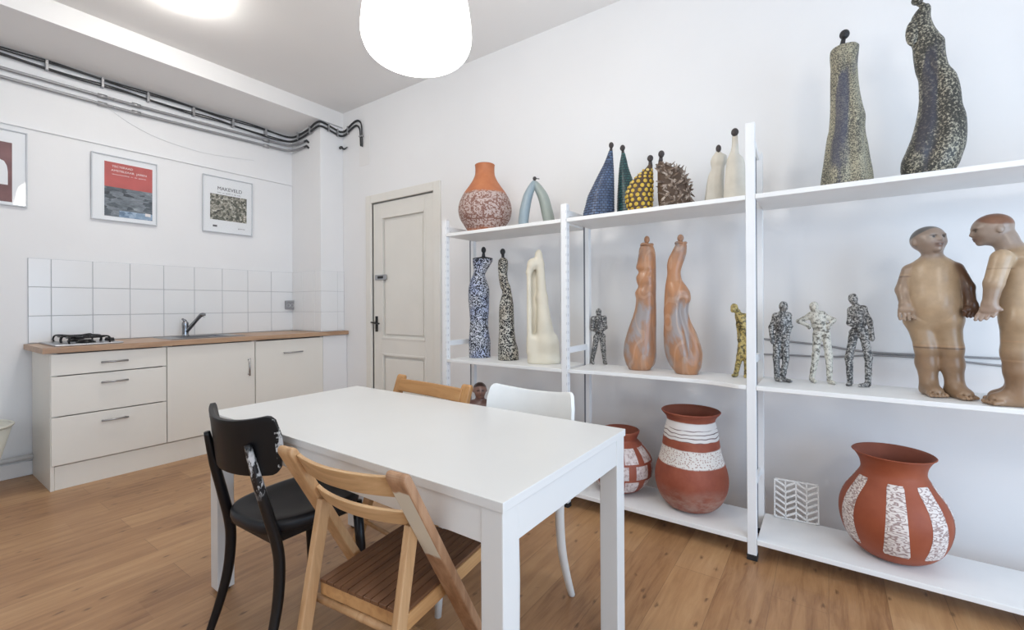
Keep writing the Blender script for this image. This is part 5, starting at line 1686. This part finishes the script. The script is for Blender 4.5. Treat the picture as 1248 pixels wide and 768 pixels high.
# ================================================================== TABLE
TA, TB, TC_, TD = Vector((0.806, 0.585)), Vector((1.518, 0.588)), Vector((1.545, 2.100)), Vector((0.812, 2.118))
tb_rot = math.atan2(-(1.530 - 1.518), 1.51)
tc0 = (TA + TB + TC_ + TD) / 4
tw, tl = 0.722, 1.525
tbl = thing('dining_table', 'white rectangular dining table in the middle of the room', 'table', (tc0.x, tc0.y, 0), tb_rot)
hx, hy = tw / 2, tl / 2
obj('tabletop', bx((-hx, -hy, 0.718), (hx, hy, 0.742), 0.002), M['table'], tbl)
lw = 0.064
bm = BM()
for lo, hi in (((-hx + 0.004 + lw, -hy + 0.006, 0.632), (hx - 0.004 - lw, -hy + 0.026, 0.718)), ((-hx + 0.004 + lw, hy - 0.026, 0.632), (hx - 0.004 - lw, hy - 0.006, 0.718)),
               ((-hx + 0.006, -hy + 0.004 + lw, 0.632), (-hx + 0.026, hy - 0.004 - lw, 0.718)), ((hx - 0.026, -hy + 0.004 + lw, 0.632), (hx - 0.006, hy - 0.004 - lw, 0.718))):
    box(bm, lo, hi, 0.001)
obj('apron', bm, M['table'], tbl)
for sx in (-1, 1):
    for sy in (-1, 1):
        x0 = sx * (hx - 0.004); y0 = sy * (hy - 0.004)
        x1 = x0 - sx * lw; y1 = y0 - sy * lw
        lg = obj('leg', bx((min(x0, x1), min(y0, y1), 0.012), (max(x0, x1), max(y0, y1), 0.7178), 0.003), M['table'], tbl)
        obj('foot_pad', bx((min(x0, x1) + 0.012, min(y0, y1) + 0.012, 0.0), (max(x0, x1) - 0.012, max(y0, y1) - 0.012, 0.0125)), M['blackmatte'], lg)

# ================================================================== CHAIRS
def scuffed():
    m, nt, b = new_mat('black_paint_chipped')
    v = coords(nt)
    mk, sp = zmask(nt, 0.555, 0.735, 0.03, 0.06, 30)
    f = ramp(nt, noise(nt, coords(nt, scale=(1, 1, 0.45)), 38, 4, 0.65), [(0.50, (0, 0, 0)), (0.55, (1, 1, 1))])
    nt.links.new(mixc(nt, mathn(nt, 'MULTIPLY', mk, f), (0.007, 0.007, 0.008), (0.62, 0.62, 0.62)), b.inputs['Base Color'])
    b.inputs['Roughness'].default_value = 0.3
    return m
M['scuffed'] = scuffed()
def edge_scuff():
    m, nt, b = new_mat('black_back_worn_edge')
    tc = N(nt, 'ShaderNodeTexCoord'); sp = N(nt, 'ShaderNodeSeparateXYZ')
    nt.links.new(tc.outputs['Object'], sp.inputs[0])
    e = mathn(nt, 'LESS_THAN', sp.outputs['Y'], -0.2045)
    f = ramp(nt, noise(nt, coords(nt), 24, 4, 0.6), [(0.50, (0, 0, 0)), (0.55, (1, 1, 1))])
    nt.links.new(mixc(nt, mathn(nt, 'MULTIPLY', e, f), (0.007, 0.007, 0.008), (0.55, 0.55, 0.55)), b.inputs['Base Color'])
    b.inputs['Roughness'].default_value = 0.40
    b.inputs['Specular IOR Level'].default_value = 0.3
    return m
M['edge_scuff'] = edge_scuff()

def shell_chair(label, loc, rz, mat_leg, mat_seat, mat_back, mat_chip=None):
    t = thing('dining_chair', label, 'chair', loc, rz)
    # seat: rounded slab, slightly dished
    bm = BM()
    def outline(s, n=48):
        out = []
        for k in range(n):
            a = 2 * math.pi * k / n
            c, s_ = math.cos(a), math.sin(a)
            e = 2 / 3.0
            x = math.copysign(abs(c) ** e, c); y = math.copysign(abs(s_) ** e, s_)
            wid = 0.190 + 0.018 * x
            out.append((0.012 + 0.202 * x * s, wid * y * s))
        return out
    rings = []
    for s, z in ((0.90, 0.412), (0.97, 0.416), (1.0, 0.430), (1.0, 0.446), (0.97, 0.457), (0.90, 0.458), (0.7, 0.452), (0.45, 0.447), (0.2, 0.445)):
        rings.append([bm.verts.new((x, y, z)) for x, y in outline(s)])
    for a, b in zip(rings, rings[1:]):
        for k in range(48):
            bm.faces.new((a[k], a[(k + 1) % 48], b[(k + 1) % 48], b[k]))
    bm.faces.new(rings[0]); bm.faces.new(rings[-1])
    obj('seat', bm, mat_seat, t, True)
    # backrest: curved shell
    bm = BM()
    nu, nv = 36, 12
    G = []
    for i in range(nu + 1):
        u = -1 + 2 * i / nu
        phi = u * math.radians(40)
        R_ = 0.335
        col_ = []
        ee = abs(u)
        edge = (1 - max(0.0, (ee - 0.80) / 0.20) ** 2.4) ** 0.5 if ee > 0.80 else 1.0
        zmid = 0.716 + 0.022 * u * u
        hh = (0.100 - 0.010 * (1 - u * u)) * (0.25 + 0.75 * edge)
        for j in range(nv + 1):
            v = -1 + 2 * j / nv
            z = zmid + hh * v
            x = 0.112 - R_ * math.cos(phi) - (z - 0.6) * 0.12
            col_.append(bm.verts.new((x, R_ * math.sin(phi), z)))
        G.append(col_)
    for i in range(nu):
        for j in range(nv):
            bm.faces.new((G[i][j], G[i + 1][j], G[i + 1][j + 1], G[i][j + 1]))
    o = obj('backrest', bm, mat_back, t, True)
    sd = o.modifiers.new('thick', 'SOLIDIFY'); sd.thickness = 0.014; sd.offset = 0.0
    bv = o.modifiers.new('bevel', 'BEVEL'); bv.width, bv.segments, bv.limit_method = 0.005, 3, 'ANGLE'
    for s in (-1, 1):
        bm = BM()
        pts = smooth_path([(-0.232, s * 0.140, 0.738), (-0.206, s * 0.146, 0.62), (-0.176, s * 0.153, 0.50), (-0.152, s * 0.160, 0.40), (-0.144, s * 0.164, 0.32), (-0.152, s * 0.168, 0.21), (-0.178, s * 0.174, 0.10), (-0.212, s * 0.180, 0.0)], 6)
        tube(bm, pts, [0.010, 0.0165, 0.0175, 0.018, 0.018, 0.0175, 0.0155, 0.013], 16)
        lg = obj('rear_leg', bm, mat_chip if (mat_chip and s < 0) else mat_leg, t, True)
        if mat_chip and s < 0:
            lg['label'] = 'leg with chipped white paint at the top'
        bm = BM()
        tube(bm, [(0.168, s * 0.158, 0.418), (0.176, s * 0.168, 0.25), (0.188, s * 0.179, 0.0)], [0.019, 0.018, 0.013], 16)
        obj('front_leg', bm, mat_leg, t, True)
    bm = BM()
    for s in (-1, 1):
        beam(bm, (-0.145, s * 0.135, 0.400), (0.165, s * 0.145, 0.400), 0.018, 0.03, 0.002)
    beam(bm, (0.155, -0.145, 0.400), (0.155, 0.145, 0.400), 0.018, 0.03, 0.002, side=(1, 0, 0))
    beam(bm, (-0.145, -0.145, 0.400), (-0.145, 0.145, 0.400), 0.018, 0.03, 0.002, side=(1, 0, 0))
    obj('seat_frame', bm, mat_leg, t)
    return t
shell_chair('black chair with curved back and chipped paint, left side of the table', (0.922, 1.660, 0), math.radians(1.5), M['black'], M['seatblack'], M['edge_scuff'], M['scuffed'])
shell_chair('white chair with curved back, behind the table in front of the shelves', (1.425, 1.035, 0), math.radians(180), M['chairwhite'], M['chairwhite'], M['chairwhite'])

def worn_rail():
    m, nt, b = new_mat('pine_rail_worn')
    v = coords(nt, scale=(16, 16, 1.5))
    f = noise(nt, v, 2.0, 6, 0.6, 0.9)
    col = ramp(nt, f, [(0.3, (0.28, 0.145, 0.075)), (0.5, (0.40, 0.22, 0.12)), (0.7, (0.50, 0.30, 0.175))])
    mk, sp = zmask(nt, 0.555, 0.755, 0.006, 0.05, 14)
    back = mathn(nt, 'GREATER_THAN', mathn(nt, 'ADD', mathn(nt, 'MULTIPLY', mathn(nt, 'ADD', sp.outputs['X'], mathn(nt, 'MULTIPLY', mathn(nt, 'SUBTRACT', sp.outputs['Z'], 0.79), 0.57)), -1.0), -0.215), 0.0085)
    iny = mathn(nt, 'LESS_THAN', mathn(nt, 'ABSOLUTE', mathn(nt, 'SUBTRACT', sp.outputs['Y'], -0.1935)), 0.0262)
    fac = mathn(nt, 'MULTIPLY', mathn(nt, 'MULTIPLY', mk, back), iny)
    col = mixc(nt, fac, col, (0.68, 0.62, 0.50))
    nt.links.new(col, b.inputs['Base Color'])
    b.inputs['Roughness'].default_value = 0.5
    return m
M['worn_rail'] = worn_rail()

def folding_chair(label, loc, rz, w, mats, worn=None, ftx=0.235, bows=(0.036, 0.036), sf=0.205):
    """w = half spread of the two long rails; the seated person faces +x"""
    side, up, slat_m, seat_m = mats
    t = thing('folding_chair', label, 'chair', loc, rz)
    top, ft = Vector((-0.215, 0, 0.790)), Vector((ftx, 0, 0.0))
    d = (ft - top).normalized()
    nrm = Vector((-d.z, 0, d.x))         # perpendicular in the side plane
    if nrm.x > 0: nrm = -nrm
    def railx(z): return top.x + (ft.x - top.x) * (top.z - z) / top.z
    for s in (-1, 1):
        bm = BM()
        prof_ = []
        hw, th = 0.0125, 0.0295
        # rounded top end
        L = (ft - top).length
        ring = [(L, -hw), (L, hw), (0.004, hw)] + [(-0.018 * math.sin(a) , hw * math.cos(a)) for a in np.linspace(0.15, math.pi - 0.15, 9)] + [(0.004, -hw)]
        A = [bm.verts.new(top + d * l + nrm * q + Vector((0, s * w - th, 0))) for l, q in ring]
        B2 = [bm.verts.new(top + d * l + nrm * q + Vector((0, s * w + th, 0))) for l, q in ring]
        bm.faces.new(A); bm.faces.new(B2)
        for k in range(len(ring)):
            bm.faces.new((A[k], A[(k + 1) % len(ring)], B2[(k + 1) % len(ring)], B2[k]))
        # cut level at the floor
        for v in bm.verts:
            if v.co.z < 0.001: v.co.z = 0.0
        o = obj('long_rail', bm, worn if (worn and s < 0) else up, t)
        bv = o.modifiers.new('bevel', 'BEVEL'); bv.width, bv.segments, bv.limit_method = 0.005, 2, 'ANGLE'
        if worn and s < 0:
            o['label'] = 'rail with a cream patch of old paint'
        # shorter rear leg, hinged on the rail
        yy = s * (w - 0.037)
        bm = BM()
        beam(bm, (railx(0.635) - 0.005, yy, 0.645), (-0.262, yy, 0.0), 0.020, 0.036, 0.004)
        for v in bm.verts:
            if v.co.z < 0.012: v.co.z = max(0.0, v.co.z)
        obj('rear_leg', bm, up, t)
    # two bowed back slats
    for z0, z1, bow in ((0.728, 0.788, bows[0]), (0.640, 0.684, bows[1])):
        bm = BM()
        n = 20
        prev = None
        for i in range(n + 1):
            u = -1 + 2 * i / n
            y = u * (w - 0.016)
            b_ = -bow * (1 - u * u)
            cur = []
            for z, dx in ((z0, -0.007), (z0, 0.008), (z1, 0.008), (z1, -0.007)):
                cur.append(bm.verts.new((railx(z) + 0.012 + b_ + dx, y, z)))
            if prev:
                for k in range(4):
                    bm.faces.new((prev[k], prev[(k + 1) % 4], cur[(k + 1) % 4], cur[k]))
            else:
                bm.faces.new(cur)
            prev = cur
        bm.faces.new(prev)
        o = obj('back_slat', bm, slat_m, t)
        bv = o.modifiers.new('bevel', 'BEVEL'); bv.width, bv.segments, bv.limit_method = 0.004, 2, 'ANGLE'
    # seat: frame with narrow slats
    sw = w - 0.050
    zt, slope = 0.432, 0.02
    bm = BM()
    for s in (-1, 1):
        beam(bm, (-0.150, s * sw, 0.408), (sf, s * sw, 0.416), 0.018, 0.040, 0.003)
    beam(bm, (-0.142, -sw, 0.409), (-0.142, sw, 0.409), 0.020, 0.036, 0.003, side=(1, 0, 0))
    beam(bm, (sf - 0.007, -sw, 0.416), (sf - 0.007, sw, 0.416), 0.020, 0.036, 0.003, side=(1, 0, 0))
    obj('seat_frame', bm, side, t)
    ns = 11
    pitch = (2 * sw + 0.010) / ns
    bm = BM()
    for k in range(ns):
        y = -sw - 0.005 + pitch * (k + 0.5)
        beam(bm, (-0.155, y, 0.432), (sf + 0.007, y, 0.440), pitch - 0.0025, 0.010, 0.0015)
    obj('seat_slats', bm, seat_m, t)
    # rungs and pivots
    bm = BM()
    tube(bm, [(-0.150, -(w - 0.03), 0.378), (-0.150, (w - 0.03), 0.378)], 0.011, 12)
    obj('rung', bm, up, t, True)
    bm = BM()
    fx = railx(0.11)
    tube(bm, [(fx, -w, 0.11), (fx, w, 0.11)], 0.010, 12)
    obj('rung', bm, up, t, True)
    bm = BM()
    lx = -0.262 + (railx(0.635) + 0.257) * (0.14 / 0.645)
    tube(bm, [(lx, -(w - 0.037), 0.14), (lx, (w - 0.037), 0.14)], 0.010, 12)
    obj('rung', bm, up, t, True)
    for s in (-1, 1):
        for x, z in ((railx(0.62), 0.62), (railx(0.42), 0.42)):
            bm = BM()
            tube(bm, [(x, s * (w - 0.03), z), (x, s * (w + 0.026), z)], 0.006, 10)
            obj('pivot_bolt', bm, M['steel'], t, True)
    return t
folding_chair('worn wooden folding chair with slatted brown seat, in front of the table', (0.877, 1.006, 0), math.radians(6.0), 0.195, (M['foldside'], M['fold'], M['foldx'], M['foldseat']), M['worn_rail'])
folding_chair('orange-brown wooden folding chair behind the table, only its back showing', (1.415, 1.650, 0), math.radians(180 - 5), 0.250, (M['oakz'], M['oakz'], M['oak'], M['foldseat']), None, 0.06, (0.012, 0.012), 0.17)

# ================================================================== groups of like things
GROUPS = {'framed_poster': 'framed prints on the kitchen wall', 'conduit': 'grey conduits under the black cables', 'wall_cable': 'thin cables on the shelf wall',
          'patterned_figurine': 'labyrinth-patterned women', 'white_figurine': 'pair of white robed figurines', 'orange_figure': 'pair of orange clay figures',
          'speckled_figure': 'pair of speckled robed figures', 'standing_figurine': 'small clay men on the middle shelf', 'child_statue': 'two large child statues',
          'dining_chair': 'curved-back dining chairs', 'folding_chair': 'wooden folding chairs'}
for o in list(COL.objects):
    if o.parent is None:
        g = GROUPS.get(o.name.split('.')[0])
        if g:
            o['group'] = g
